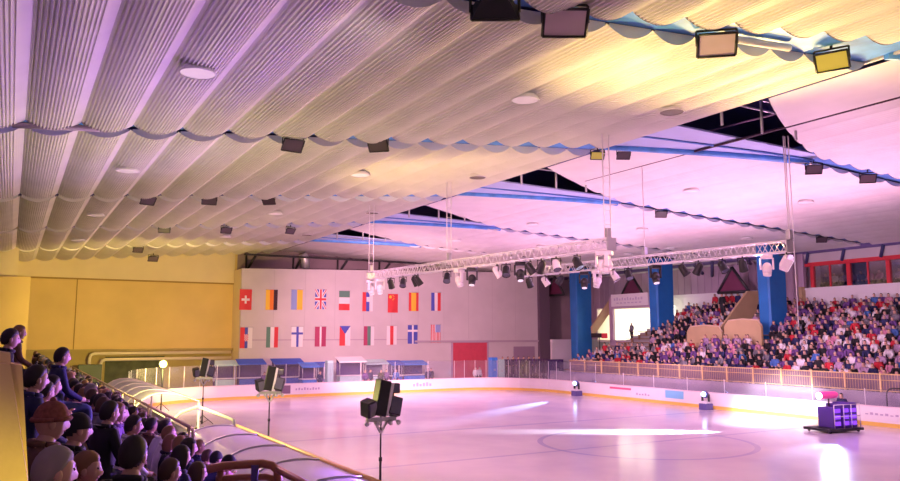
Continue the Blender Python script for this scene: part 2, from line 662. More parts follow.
# round downlights
M_offl = mat('diffuser_off', (.16, .14, .10), .4)
first = None
LX = [3.7, 13.8, 20.3, 31.7, 38.8, 47.4]
nm = ['leftmost', 'second', 'third', 'fourth', 'fifth', 'rightmost']
for c, X in enumerate(LX):
    ys = (19.2, 32.5, 45.7, 58.6) if X < 22 else ((28.8, 43.4, 54.2) if c == 3 else (26.9, 39.9, 51.9) if c == 4 else (37.9, 45.6, 50.6))
    for k, y in enumerate(ys):
        fz = (zl(X) - .34 - HC) / (zl(X) - HC) if X < 22 else (zr(X) - .22 - HC) / (zr(X) - HC)
        Xo, yo, z = X, y, (zl(X) if X < 22 else zr(X))
        X_, y, z = X * fz, y * fz, HC + (z - HC) * fz
        if first is None:
            first = thing('ceiling_downlight', None, 'ceiling light', (X_, y, z))
            b = MB(); b.tube([(0, 0, .14), (0, 0, .02), (0, 0, 0)], [.36, .44, .41], 20, cap=False); b.build('housing', M_white, first)
            b = MB(); b.tube([(0, 0, .012), (0, 0, .03)], .40, 20); b.build('diffuser', E_down, first)
            r = first
        else:
            r = dup(first, (X_, y, z))
        if c == 2:
            for ch in r.children:
                if ch.data.materials[0] in (E_down, M_offl):
                    ch.data = ch.data.copy(); ch.data.materials[0] = M_offl
        r['label'] = 'round %s downlight, %s lengthwise line of lights, %s from the viewer' % ('unlit grey' if c == 2 else 'white', nm[c], ordn(k + 1))
        r['group'] = 'round downlights under the roof'

# roof floodlights
def make_flood(glass, name='floodlight'):
    """rectangular floodlight, glass facing the viewer (-Y) and down"""
    r = thing(name, None, 'floodlight')
    Rm = Matrix.Rotation(math.radians(40), 3, 'X')
    def T(p): return Rm @ Vector(p) + Vector((0, 0, -.30))
    b = MB()
    b.tube([(-.38, 0, .0), (.38, 0, .0)], .025, 5); b.tube([(-.38, 0, 0), (-.38, 0, -.30)], .025, 5); b.tube([(.38, 0, 0), (.38, 0, -.30)], .025, 5); b.tube([(0, 0, 0), (0, 0, .14)], .035, 5)
    b.build('bracket', M_dark, r)
    b = MB()
    V0 = [b.v(T(p)) for p in ((-.20, .26, -.10), (.20, .26, -.10), (.20, .26, .12), (-.20, .26, .12))]
    V1 = [b.v(T(p)) for p in ((-.35, 0, -.22), (.35, 0, -.22), (.35, 0, .22), (-.35, 0, .22))]
    b.face(V0)
    for k in range(4):
        b.face([V0[k], V0[(k + 1) % 4], V1[(k + 1) % 4], V1[k]])
    for k in range(-2, 3):
        b.prism([T((k * .07 - .01, .26, -.09)), T((k * .07 + .01, .26, -.09)), T((k * .07 + .01, .31, -.07)), T((k * .07 - .01, .31, -.07))], T((0, 0, .18)) - T((0, 0, 0)))
    b.build('housing', M_dark, r)
    b = MB()
    P = [(-.36, -.23), (.36, -.23), (.36, .23), (-.36, .23), (-.36, -.23)]
    for (x0, z0), (x1, z1) in zip(P, P[1:]):
        b.tube([T((x0, -.01, z0)), T((x1, -.01, z1))], .028, 4)
    b.build('rim', M_black, r)
    b = MB(); b.prism([T((-.34, -.01, -.21)), T((.34, -.01, -.21)), T((.34, -.01, .21)), T((-.34, -.01, .21))], T((0, .012, 0)) - T((0, 0, 0))); b.build('front_glass', glass, r)
    return r
M_fgl = mat('flood_glass_pink', (.70, .55, .62), .25)
M_fgy = mat('flood_glass_yellow', (.50, .44, .08), .25, em=(1, .9, .15), es=.12)
M_fgd = mat('flood_glass_dark', (.09, .065, .08), .3)
fa = make_flood(M_fgl); fb = make_flood(M_fgy); fd = make_flood(M_fgd)
def put_flood(px, py, row, side, lab, proto=fa, sc=1., rz=0.):
    p = at(px, py, 'Y', row)
    z = zl(p.x) if side == 'L' else zr(p.x)
    r = dup(proto, (p.x, row - .1, min(p.z + .30 * sc, z - .04)), rz if rz > 2 else rz * .5 - math.atan2(p.x, row), lab, 'floodlights hung along the roof beams', sc)
    return r
put_flood(492, 4, 12.4, 'L', 'black floodlight at the top edge, left of the big grey one', fa, 1.3, 2.6)
put_flood(562, 14, 12.4, 'L', 'large grey faced floodlight at the top edge on the front beam', fa, 1.3, .35)
put_flood(713, 32, 12.4, 'L', 'pink faced floodlight on the front beam beside white conduit', fa, 1.25, .3)
put_flood(827, 38, 12.4, 'L', 'yellow lit floodlight on the front beam near the ridge', fb, 1.15, -.25)
for i, x in enumerate((292, 377)):
    put_flood(x, 146, 24.9, 'L', ('dark floodlight on the second beam, left one of two', 'dark floodlight on the second beam, right one of two')[i], fd, 1.0, (.8, -.6)[i])
for i, x in enumerate((596, 622)):
    put_flood(x, 156, 24.7, 'L', ('olive floodlight where the second beam meets the ridge, left one', 'olive floodlight where the second beam meets the ridge, right one')[i], (fb, fd)[i], .8, .5)
for i, x in enumerate((148, 209, 268)):
    put_flood(x, 199, 38.2, 'L', 'dark floodlight on the third beam, %s from the left' % ordn(i + 1), fd, .95, (.9, .2, -1.)[i])
for i, x in enumerate((164, 226, 290)):
    put_flood(x, 230 + i * .6, 50.2, 'L', 'dark floodlight on the fourth beam, %s from the left' % ordn(i + 1), fd, .95, .6 * i)
for i, x in enumerate((138, 153)):
    put_flood(x, 250 + i * 9, 62.2, 'L', ('tiny dark floodlight on the farthest beam above the yellow wall', 'small dark lamp hanging below the farthest beam at the cream band')[i], fd, 1.0, .6)
for i, (x, y, row) in enumerate(((812, 170, 20.9), (866, 179, 20.7), (660, 214, 33.5), (820, 232, 33.3))):
    put_flood(x, y, row, 'R', 'dark floodlight under the right roof, %s from the front among four' % ordn(i + 1), fd, .95, .5)
for o in (fa, fb, fd):
    for ch in list(o.children): bpy.data.objects.remove(ch)
    bpy.data.objects.remove(o)

# conduits along the beams
b = MB(); p = at(12, 125, 'Y', 24.8); q = at(100, 129, 'Y', 24.8)
b.tube([p, q], .09, 8)
tag(b.build('cable_tray', mat('conduit_mauve', (.42, .34, .42), .5)), 'thin mauve conduit along the second beam at the far left', 'conduit')
b = MB(); b.tube([(14.9, 12.5, zl(14.9) - .10), (17.7, 12.5, zl(17.7) - .10)], .10, 8)
tag(b.build('conduit', M_white), 'thick white conduit along the front roof beam', 'conduit')
for (x0, y0, x1, y1, r_, lab) in ((585, 180.5, 899, 97, .055, 'dark cable stretched lengthwise below the right roof'), (578, 165, 899, 82, .035, 'thin mauve cable stretched lengthwise above the dark cable')):
    b = MB(); p = at(x0, y0, 'X', 25.6); q = at(x1, y1, 'X', 25.6)
    q = p + (q - p) * 1.3
    b.tube([p, q], r_, 6)
    tag(b.build('cable', mat('cable_dark', (.05, .02, .05), .6) if r_ > .05 else mat('cable_mauve', (.40, .25, .40), .6)), lab, 'cable')

# ------------------------------------------------------------------ walls
b = MB(); b.box((.2, 72, -.02), (18.2, 72.3, 13)); struct(b.build('wall_back', M_yellow), 'yellow painted back wall on the left', 'wall')
b = MB(); b.box((-9, 71.86, 9.4), (17.95, 72, 13)); struct(b.build('trim_band', M_cream), 'cream band on top of the yellow wall', 'trim')
b = MB(); b.box((1.2, 71.8, 9.3), (17.95, 72, 9.42)); b.box((4.66, 71.93, 3.4), (4.74, 72, 9.3)); struct(b.build('trim_seam', mat('seam_brown', (.38, .24, .07), .7)), 'thin brown seam line across the yellow wall', 'trim')
b = MB(); b.box((-9.5, 62, -.02), (1.05, 62.3, 8.7)); struct(b.build('wall_side_stub', M_yellow), 'yellow wall stub at the left end of the stand', 'wall')
b = MB(); b.box((-9.5, 62.3, 8.7), (.2, 72.3, 13)); struct(b.build('wall_left_far', M_cream), 'cream wall above the stub', 'wall')
b = MB(); b.box((-9.8, -8, -.02), (-9.5, 72.3, 14.7)); struct(b.build('wall_left', M_conc), 'wall at the back of the left stand', 'wall')
b = MB()
b.box((1.2, 71.85, -.02), (17.9, 72, 3.3)); b.box((.9, 71.2, 3.25), (17.9, 72, 3.4))
struct(b.build('trim_plinth', mat('plinth_ochre', (.46, .36, .14), .8, var=.1, vs=.6)), 'ochre lower part of the yellow wall', 'trim')
# dark sheet painting the shade inside its opening
b = MB(); b.box((7.2, 71.7, -.02), (12.0, 71.84, 2.75)); struct(b.build('door_1', mat('opening_shade_green', (.05, .06, .025), .6, var=.5, vs=1.4)), 'dark green sheet for the shaded opening under the yellow wall', 'door')
# flag wall
FY = 69.0
b = MB()
b.prism([(17.9, FY, -.02), (50.9, FY, -.02), (50.9, FY, 11.55), (17.9, FY, 10.6)], (0, .4, 0))
struct(b.build('wall_flags', M_wallwhite), 'pale wall carrying two rows of hanging flags', 'wall')
b = MB(); b.box((17.9, FY + .4, -.02), (18.2, 72, 10.6)); struct(b.build('wall_flags_return', M_cream), 'side face of the flag wall', 'wall')
b = MB(); b.box((35.5, FY - .14, 3.85), (50.9, FY, 4.05)); b.box((17.9, FY - .02, 4.1), (35.5, FY, 4.2)); struct(b.build('trim_ledge', mat('ledge_mauve', (.46, .38, .46), .7)), 'narrow ledge across the flag wall', 'trim')
for k in range(11):
    pass
b = MB()
for k in range(1, 12):
    X = 17.9 + 3.0 * k
    b.box((X - .015, FY - .012, 4.2), (X + .015, FY, 10.6))
struct(b.build('trim_joint', mat('joint_grey', (.52, .47, .5), .8)), 'fine vertical panel joints of the flag wall', 'trim')
d = thing('door_2', 'red roller door in the flag wall', 'door', (42.0, FY, 0)); d['kind'] = 'structure'
b = MB(); b.box((-2.05, -.06, 0), (2.15, -.01, 3.8))
for k in range(9): b.box((-2.05, -.08, .3 + k * .4), (2.15, -.06, .34 + k * .4))
b.build('door_leaf', M_doorred, d)
b = MB(); b.box((-2.25, -.10, 0), (-2.05, 0, 4.0)); b.box((2.15, -.10, 0), (2.35, 0, 4.0)); b.box((-2.25, -.10, 3.8), (2.35, 0, 4.0)); b.build('door_frame', M_mauve, d)
b = MB(); b.box((47.6, FY - .06, 1.9), (50.4, FY - .01, 3.35))
for k in range(6): b.box((47.6, FY - .08, 2.0 + k * .22), (50.4, FY - .06, 2.04 + k * .22))
struct(b.build('window_1', mat('shutter_mauve', (.36, .26, .36), .6)), 'grey mauve shutter in the flag wall', 'window')
# roof brackets and the duct seen in the dark gap above the flag wall
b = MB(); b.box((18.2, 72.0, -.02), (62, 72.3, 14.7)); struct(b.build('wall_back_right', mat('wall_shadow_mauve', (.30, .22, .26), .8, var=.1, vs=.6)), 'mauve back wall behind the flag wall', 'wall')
for k in range(7):
    X = 19.5 + 4.6 * k
    b = MB(); b.tube([(X - .5, 71.8, 10.6), (X + .1, 70.6, zl(X) - .4 if X < 22 else zr(X) - .4)], .12, 5); b.tube([(X - .5, 71.8, 10.4), (X - .5, 71.8, 12.3)], .1, 5)
    tag(b.build('roof_bracket', M_dark), 'dark roof bracket in the gap above the flag wall, %s from the left' % ordn(k + 1), 'bracket', 'brackets above the flag wall')
b = MB(); p = at(306, 262, 'Y', 70.2)
b.tube([p + Vector((-.4, 0, .75)), p + Vector((-.1, 0, .3)), p + Vector((0, 0, -.6))], .42, 12)
tag(b.build('ventilation_duct', M_steel), 'shiny silver duct elbow above the flag wall', 'duct')
b = MB(); b.box((18.2, 69.5, 11.9), (50, 69.8, 12.05)); struct(b.build('trim_gap_rail', M_dark), 'dark rail in the gap above the flag wall', 'trim')
# dark pier at the right end of the flag wall and mauve wall behind
b = MB(); b.box((50.9, 68.6, -.02), (52.3, 69.4, 11.5)); struct(b.build('wall_pier', mat('pier_plum', (.13, .09, .13), .7)), 'dark plum pier at the right end of the flag wall', 'wall')
b = MB(); b.box((58, -8, -.02), (58.3, 72, 14.7))
for k in range(60):
    b.box((57.94, 20 + k * .85, 7), (58, 20.12 + k * .85, 11.4))
struct(b.build('wall_right', M_mauve), 'mauve panelled wall behind the right stand', 'wall')
b = MB(); b.box((47.5, 62.0, -.02), (58, 62.3, 4.15)); b.box((47.5, 61.9, 3.9), (58, 62, 4.15)); struct(b.build('wall_low', M_wallwhite), 'pale low wall at the far end of the right stand', 'wall')

# ------------------------------------------------------------------ flags
def flag_mesh(fn, cols):
    W, H, nx, ny = 1.1, 1.86, 24, 36
    b = MB()
    for c in cols: b.use(c)
    def P(i, j, back=0):
        u, v = j / nx, i / ny
        return ((u - .5) * W, .035 * math.sin(u * 7 + v * 2.2) * v + back - .05, -v * H)
    b.grid([[P(i, j) for j in range(nx + 1)] for i in range(ny + 1)], True, lambda i, j: fn((j + .5) / nx, (i + .5) / ny))
    b.grid([[P(i, j, .012) for j in range(nx + 1)] for i in range(ny + 1)], True, lambda i, j: fn((j + .5) / nx, (i + .5) / ny))
    return b
fc = dict(r=mat('flag_red', (.72, .05, .06), .7), w=mat('flag_white', (.84, .80, .82), .7), b=mat('flag_blue', (.08, .10, .50), .7), k=mat('flag_black', (.05, .02, .03), .7),
          y=mat('flag_yellow', (.90, .58, .05), .7), o=mat('flag_orange', (.85, .22, .03), .7), g=mat('flag_green', (.12, .26, .20), .7), m=mat('flag_maroon', (.42, .05, .14), .7), p=mat('flag_pale_blue', (.28, .36, .72), .7))
def stripes(s):
    return [s, lambda u, v: min(int(u * len(s)), len(s) - 1)]
def hstripes(s):
    return [s, lambda u, v: min(int(v * len(s)), len(s) - 1)]
def swiss(u, v):
    x, y = (u - .5) * 1.1, (v - .5) * 1.86
    return 1 if (abs(x) < .11 and abs(y) < .36) or (abs(y) < .11 and abs(x) < .36) else 0
def jack(u, v):
    x, y = u - .5, v - .5
    if abs(x) < .09 or abs(y) < .055: return 1
    if abs(x) < .16 or abs(y) < .10: return 2
    dd = min(abs(x - y), abs(x + y))
    return 1 if dd < .04 else 2 if dd < .12 else 0
def crest(u, v):
    x, y = u - .52, v - .38
    if abs(x) < .13 and abs(y) < .12: return 3 if (int((u * 14)) + int(v * 20)) % 2 else 2
    return min(int(u * 3), 2)
def croat(u, v):
    x, y = u - .5, v - .5
    if abs(x) < .17 and abs(y) < .16: return 0 if (int(u * 12) + int(v * 18)) % 2 else 1
    return 0 if u < .36 else 2 if u < .62 else 1
def china(u, v):
    if (u - .25) ** 2 + ((v - .16) * 1.7) ** 2 < .018: return 1
    for a, c in ((.5, .08), (.6, .15), (.6, .24), (.5, .31)):
        if (u - a) ** 2 + ((v - c) * 1.7) ** 2 < .002: return 1
    return 0
def spain(u, v): return 0 if u < .27 or u > .73 else 1
def finn(u, v): return 1 if abs(u - .52) < .09 or abs(v - .33) < .06 else 0
def swed(u, v): return 1 if abs(u - .5) < .10 or abs(v - .30) < .06 else 0
def czech(u, v):
    if v < .42 and abs(u - .5) < .5 * (1 - v / .42): return 2
    return 0 if u < .5 else 1
def latv(u, v): return 1 if .40 < u < .60 else 0
def usa(u, v):
    if u > .46 and v < .42: return 1 if (int(u * 24) % 3 or int(v * 36) % 4) else 2
    return 0 if int(u * 13) % 2 == 0 else 2
FLAGS = [
    (245.5, 299.8, 'r w', swiss, 'red flag with a white cross'), (271.5, 300, 'y o k', None, 'yellow, red and black striped flag'),
    (296.8, 300, 'p y', None, 'blue and yellow two-striped flag'), (320.5, 299.5, 'b r w', jack, 'blue flag with red and white crosses'),
    (344.2, 300.8, 'H g w r', None, 'green, white and red flag with level stripes'), (367.5, 302, 'r b w r', crest, 'red, blue and white flag with a small crest'),
    (392.7, 303.5, 'r y', china, 'plain red flag with small yellow stars'), (413.5, 302, 'r y', spain, 'red and yellow striped flag'), (435.8, 302, 'b w r', None, 'blue, white and red striped flag'),
    (246, 338, 'r w b', croat, 'red, blue and white flag with checked crest'), (272, 337.5, 'g w r', None, 'green, white and red flag with upright stripes'),
    (297, 337, 'w b', finn, 'white flag with a blue cross'), (320.3, 336.8, 'm w', latv, 'dark red flag with a white centre stripe'),
    (344.8, 336, 'r w b', czech, 'red and white flag with a blue wedge on top'), (368.8, 336, 'm g w', None, 'red, green and white striped flag'),
    (391.5, 335.5, 'w r w', None, 'white flag with a red centre stripe'), (412.5, 334.6, 'b w', swed, 'blue flag with a pale cross'), (435.5, 334, 'r p w', usa, 'striped red flag with a blue starry corner')]
for n, (x, y, s, fn, lab) in enumerate(FLAGS):
    s = s.split()
    if s[0] == 'H':
        cl, f = hstripes(s[1:])
    elif fn is None:
        cl, f = stripes(s)
    else:
        cl, f = s, fn
    if s == ['w', 'r', 'w']: cl, f = ['w', 'r'], (lambda u, v: 1 if .33 < u < .67 else 0)
    p = at(x, y, 'Y', FY)
    t = thing('flag', '%s, %s row on the pale wall' % (lab, 'upper' if n < 9 else 'lower'), 'flag', (p.x, FY - .01, p.z + .95), 0, 'national flags on the pale wall')
    flag_mesh(f, [fc[c] for c in cl]).build('cloth', None, t)
    b = MB(); b.tube([(-.6, -.05, .02), (.6, -.05, .02)], .025, 6); b.build('hanging_rod', M_steel, t)

# ------------------------------------------------------------------ pipes below the yellow wall
for i, (z, x0, lab) in enumerate(((3.05, 5.9, 'upper pale pipe running along the foot of the yellow wall'), (2.55, 6.75, 'lower pale pipe running along the foot of the yellow wall'))):
    b = MB()
    yy = 70.9 - i * .3
    b.tube([(x0, yy, -.02), (x0, yy, z - .35), (x0 + .1, yy, z - .1), (x0 + .35, yy, z), (17.6, yy, z)], .13, 8)
    tag(b.build('pipe', mat('pipe_cream', (.80, .72, .48), .4)), lab, 'pipe')
t = thing('cabinet', 'tall dark green cabinet below the pale pipes', 'cabinet', (5.9, 70.2, -.02))
b = MB(); b.box((-.9, -.35, 0), (.9, .25, 2.2), bev=.03); b.build('body', mat('cabinet_green', (.04, .07, .05), .5), t)
for s in (-1, 1):
    b = MB(); b.box((s * .45 - .42, -.38, .08), (s * .45 + .42, -.35, 2.12)); o = b.build('door', mat('cabinet_door', (.05, .085, .06), .5), t)
    b = MB(); b.box((s * .08 - .02, -.42, 1.0), (s * .08 + .02, -.38, 1.25)); b.build('handle', M_steel, o)

# ------------------------------------------------------------------ blue columns and A-shaped frames on the right
for i, y in enumerate((37.9, 49.3, 60.4)):
    t = thing('column', 'tall blue concrete column, %s from the right picture edge' % ordn(i + 1), 'column', (50, y, 0), 0, 'blue columns in the right stand')
    b = MB()
    pr = [(-.95, -.55), (.95, -.55), (1.05, -.4), (1.05, .45), (-1.05, .45), (-1.05, -.4)]
    A = [b.v((x * .92, q * .92, .0)) for x, q in pr]; B = [b.v((x, q, 11.35)) for x, q in pr]
    b.face(A[::-1]); b.face(B)
    for k in range(6): b.face([A[k], A[(k + 1) % 6], B[(k + 1) % 6], B[k]])
    b.build('shaft', M_colblue, t)
    b = MB(); b.box((-1.2, -.7, 11.35), (1.2, .6, 11.52)); b.build('capital', M_dark, t)
M_maroon = mat('frame_maroon', (.16, .03, .08), .6)
for i, (px, py) in enumerate(((555, 295), (632, 296), (733, 292))):
    p = at(px, py, 'X', 53)
    t = thing('gable_frame', 'dark maroon triangular frame behind the crowd, %s from the left' % ordn(i + 1), 'frame', tuple(p), 0, 'triangular frames between the columns')
    b = MB(); y0, y1, h = -1.6, 1.6, 2.1
    for (A, B) in (((0, y0, 0), (0, y1, 0)), ((0, y0, 0), (0, 0, h)), ((0, y1, 0), (0, 0, h))): b.tube([A, B], .13, 5)
    b.build('frame', M_dark, t)
    b = MB(); b.prism([(.02, y0, 0), (.02, y1, 0), (.02, 0, h)], (.06, 0, 0)); b.build('infill', M_maroon, t)
for i, (x0, y0, x1, y1) in enumerate(((679, 266, 684, 274), (694, 265, 703, 274), (712, 262, 712, 276), (724, 262, 721, 270), (742, 260, 745, 270), (746, 258, 751, 264))):
    b = MB(); b.tube([at(x0, y0, 'X', 54.5), at(x1, y1, 'X', 55.5)], .16, 5)
    tag(b.build('roof_strut', mat('strut_violet', (.07, .06, .16), .5)), 'dark slanting roof strut between the first two columns, %s from the left' % ordn(i + 1), 'strut', 'struts under the eave')

# ------------------------------------------------------------------ right stand
RX0, RP, RR, RN = 41.2, .85, .322, 16
def rtread(k): return 1.30 + RR * k
poly = [(40.05, 0, -.02), (40.05, 0, 1.30)]
for k in range(RN):
    xa = 40.8 + RP * k
    poly += [(xa, 0, rtread(k)), (xa, 0, rtread(k) + .40), (xa + .4, 0, rtread(k) + .40), (xa + .4, 0, rtread(k))] if False else [(xa, 0, rtread(k))]
    poly += [(xa + RP, 0, rtread(k))]
poly += [(40.8 + RP * RN, 0, -.02)]
poly2 = [poly[0]]
for q in poly[1:]:
    if (Vector(q) - Vector(poly2[-1])).length > 1e-4: poly2.append(q)
b = MB(); b.prism([(x, 14, z) for x, _, z in poly2], (0, 38.3, 0))
struct(b.build('floor_right_stand', M_conc), 'stepped concrete terrace of the right stand', 'stand')
b = MB()
for k in range(RN):
    xa = 41.25 + RP * k
    b.box((xa - .20, 14.2, rtread(k) + .36), (xa + .16, 52, rtread(k) + .43))
    for y in range(15, 52, 3):
        b.box((xa - .1, y, rtread(k)), (xa + .06, y + .12, rtread(k) + .36))
struct(b.build('floor_right_benches', mat('bench_wood', (.30, .18, .10), .6)), 'plank benches on the right terrace', 'bench')
# yellow mesh fence on the stand front
first = None
for k in range(17):
    y = 16 + 2.0 * k + .0
    loc = (40.0, y, 1.62)
    if first is None:
        first = thing('fence_panel', None, 'fence', loc)
        b = MB(); b.tube([(0, .03, .93), (0, 1.97, .93)], .035, 6); b.tube([(0, .03, .06), (0, 1.97, .06)], .03, 6); b.tube([(0, .03, .62), (0, 1.97, .62)], .02, 6)
        b.build('frame', M_fence, first)
        b = MB()
        for j in range(1, 13): b.tube([(0, j * .154, .06), (0, j * .154, .93)], .009, 4)
        b.build('bars', M_fence, first)
        b = MB(); b.box((.03, .02, .08), (.036, 1.98, .92)); b.build('mesh_infill', M_mesh, first)
        b = MB(); b.box((-.04, -.04, -.32), (.04, .04, 1.0)); b.build('post', M_fence, first)
        r = first
    else:
        r = dup(first, loc)
    r['label'] = 'yellow barred fence panel before the right stand, %s from the right picture edge' % ordn(k + 1)
    r['group'] = 'yellow fence along the right stand'
b = MB(); b.box((39.8, 14, -.02), (40.05, 52.3, 1.62)); struct(b.build('wall_stand_front', mat('stand_front_mauve', (.40, .34, .42), .7, var=.1, vs=1)), 'grey mauve front wall of the right stand', 'wall')
# curved gate rail near the right edge
b = MB()
pts = [(39.2, 21.4, 1.0)] + [(39.2, 21.4 + .35 * (1 - math.cos(a)), 1.55 + .35 * math.sin(a)) for a in (0, .5, 1, 1.57)] + [(39.2, 22.9 + .35 * math.sin(a), 1.55 + .35 * math.cos(a)) for a in (0, .57, 1.07, 1.57)] + [(39.2, 23.25, 1.0)]
b.tube(pts, .035, 6)
b.tube([(39.2, 21.4, 1.1), (39.2, 21.4, -.02)], .035, 6); b.tube([(39.2, 23.25, 1.1), (39.2, 23.25, -.02)], .035, 6)
tag(b.build('gate_hoop', M_dark), 'dark rounded hoop rail behind the boards near the right edge', 'railing')
# vomitory parapets, stair walls
def slab(name, pts, vec, m_, lab, cat='parapet'):
    b = MB(); b.prism(pts, vec)
    return struct(b.build(name, m_), lab, cat)
def vom(px0, px1, ptop, pbot, X, lab):
    y0 = at(px1, pbot, 'X', X).y; y1 = at(px0, pbot, 'X', X).y
    z0 = at(px0, pbot, 'X', X).z; z1 = at(px0, ptop, 'X', X).z
    pts = [(X, y0, z0 - .6), (X, y1, z0 - .6), (X, y1, z1 - .5), (X, y1 - .35, z1 - .1), (X, (y0 + y1) / 2, z1), (X, y0 + .35, z1 - .1), (X, y0, z1 - .5)]
    t = thing('parapet', lab, 'parapet', (0, 0, 0)); t['group'] = 'beige parapets around the stand entrance'
    b = MB(); b.prism(pts, (.2, 0, 0)); b.build('panel', M_beige, t)
    b = MB(); b.tube([(X + .1, y1, z1 - .45), (X + .1, y1 - .35, z1 - .05), (X + .1, (y0 + y1) / 2, z1 + .05), (X + .1, y0 + .35, z1 - .05), (X + .1, y0, z1 - .45)], .06, 6); b.build('capping', M_railpink, t)
vom(687, 722, 326, 340, 46.6, 'beige rounded parapet in the right stand, left one of two')
vom(725, 762, 320, 348, 46.4, 'beige rounded parapet in the right stand, right one of two')
P0, P1, P2, P3 = at(718, 332, 'Y', 41.3), at(748, 291, 'Y', 41.3), at(760, 291, 'Y', 41.3), at(752, 335, 'Y', 41.3)
slab('wall_stair', [tuple(P0), tuple(P3), tuple(P2), tuple(P1)], (0, .2, 0), M_beige, 'beige sloping stair wall beside the blue column', 'wall')
P0, P1, P2, P3 = at(592, 327, 'Y', 56.5), at(612, 297, 'Y', 56.5), at(613, 309, 'Y', 56.5), at(593, 337, 'Y', 56.5)
slab('wall_stair_far', [tuple(P0), tuple(P3), tuple(P2), tuple(P1)], (0, .2, 0), M_beige, 'beige sloping stair wall left of the bright doorway', 'wall')
# bright doorway (room lit by its own glowing back wall) in a wall at the end of the stand
DX = 50.2
y0, y1 = at(650, 325, 'X', DX).y, at(613, 325, 'X', DX).y
z0, z1 = 4.12, 7.1
b = MB(); b.box((DX, y0 - .5, 3.0), (DX + .25, y0, 8.2)); b.box((DX, y1, 3.0), (DX + .25, y1 + .5, 8.2)); b.box((DX, y0, z1), (DX + .25, y1, 7.3)); b.box((DX, y0, 1.5), (DX + .25, y1, z0))
struct(b.build('wall_doorway', M_mauve), 'mauve wall around the bright doorway', 'wall')
b = MB(); b.box((DX + 2.6, y0 - .5, z0 - .2), (DX + 2.7, y1 + 2.6, z1 + .2)); struct(b.build('wall_room_glow', E_room), 'glowing back wall standing in for the entrance room light', 'wall')
b = MB(); b.box((DX + .25, y0 - .5, z0 - .2), (DX + 2.7, y1 + 2.6, z0)); b.box((DX + .25, y0 - .5, z1), (DX + 2.7, y1 + 2.6, z1 + .1)); b.box((DX + .25, y1 + 2.5, z0), (DX + 2.7, y1 + 2.6, z1)); struct(b.build('floor_lit_room', mat('room_cream', (.9, .88, .7), .7)), 'floor and side of the lit entrance room', 'floor')
t = thing('sign_board', 'white sign board above the bright doorway', 'sign', (DX - .12, (y0 + y1) / 2, 7.3))
b = MB(); b.box((-.04, -(y1 - y0) / 2, 0), (.05, (y1 - y0) / 2, 1.15)); b.build('panel', M_white, t)
b = MB()
for k in range(11):
    yy = (y1 - y0) / 2 - .5 - k * .36
    b.box((-.06, yy - .12, .55), (-.04, yy + .1, .55 + (.22, .3, .18, .26, .2, .3, .22, .16, .28, .2, .24)[k]))
for k in range(7):
    yy = (y1 - y0) / 2 - .9 - k * .5
    b.box((-.06, yy - .18, .25), (-.04, yy + .16, .36))
b.build('lettering', mat('sign_lettering_pale', (.60, .55, .66), .6), t)
t = thing('notice_board', 'small black and red board at the left end of the right crowd', 'sign', tuple(at(601, 336, 'X', 47.0)), 0)
b = MB(); b.box((-.03, -.1, -.15), (.03, 1.35, .25)); b.build('black_panel', M_black, t)
b = MB(); b.box((-.03, -.85, -.2), (.03, -.12, .25)); b.build('red_panel', M_red, t)
b = MB(); b.tube([(0, .2, -.15), (0, .2, -1.6)], .04, 6); b.build('post', M_dark, t)
# upper ledge behind the crowd
b = MB(); b.box((54.6, 42.8, 5.5), (54.9, 53.5, 8.25)); b.box((54.45, 42.8, 8.05), (55.0, 53.5, 8.35)); struct(b.build('wall_upper_ledge', M_white), 'white ledge behind the upper rows of the crowd', 'wall')
# gallery with red window frames
gal = thing('gallery', 'white upper gallery with red framed windows on the far right', 'gallery', (55, 0, 0)); gal['kind'] = 'structure'
gy0, gy1 = 16., 38.7
b = MB(); b.box((-.15, gy0, 6.6), (.1, gy1, 8.25)); b.box((-.22, gy0, 8.15), (.2, gy1, 8.32)); b.build('parapet', M_white, gal)
b = MB(); b.box((.2, gy0, 10.05), (.5, gy1, 10.35)); b.build('red_beam', M_red, gal)
for k in range(8):
    y = 38.1 - 3.05 * k
    b = MB(); b.box((.2, y - .14, 8.3), (.5, y + .14, 10.1)); b.build('red_post', M_red, gal)
    b = MB(); b.box((.25, y - 1.55, 8.3), (.42, y - 1.45, 10.1)); b.build('mullion', M_red, gal)
    b = MB(); b.box((.33, y - 2.9, 8.32), (.36, y - .15, 10.05)); b.build('window_pane', M_win, gal)
b = MB(); b.box((.1, gy0, 7.9), (3, gy1, 8.0)); b.build('deck', M_conc, gal)
b = MB(); b.prism([(.1, gy0, 11.1), (.1, gy1, 11.1), (.35, gy1, 10.35), (.35, gy0, 10.35)], (.08, 0, 0)); b.build('fascia_panel', M_wallwhite, gal)
for k in range(8):
    y = 38.4 - 3.05 * k
    b = MB(); b.tube([(-.05, y - .25, 11.15), (.2, y + .15, 10.3)], .13, 5); b.build('rafter', mat('rafter_navy', (.05, .06, .18), .5), gal)
b = MB(); b.box((.0, gy1, 6.6), (.3, gy1 + 1.7, 11.2)); b.build('end_wall', M_mauve, gal)
b = MB(); b.box((-.6, gy1 - .2, 6.6), (-.15, gy1 + .1, 8.4)); b.build('parapet_end', M_beige, gal)
b = MB(); b.box((2.2, gy0, 8.0), (2.3, gy1, 11)); b.build('inner_wall', mat('gallery_inner', (.20, .13, .15), .8), gal)

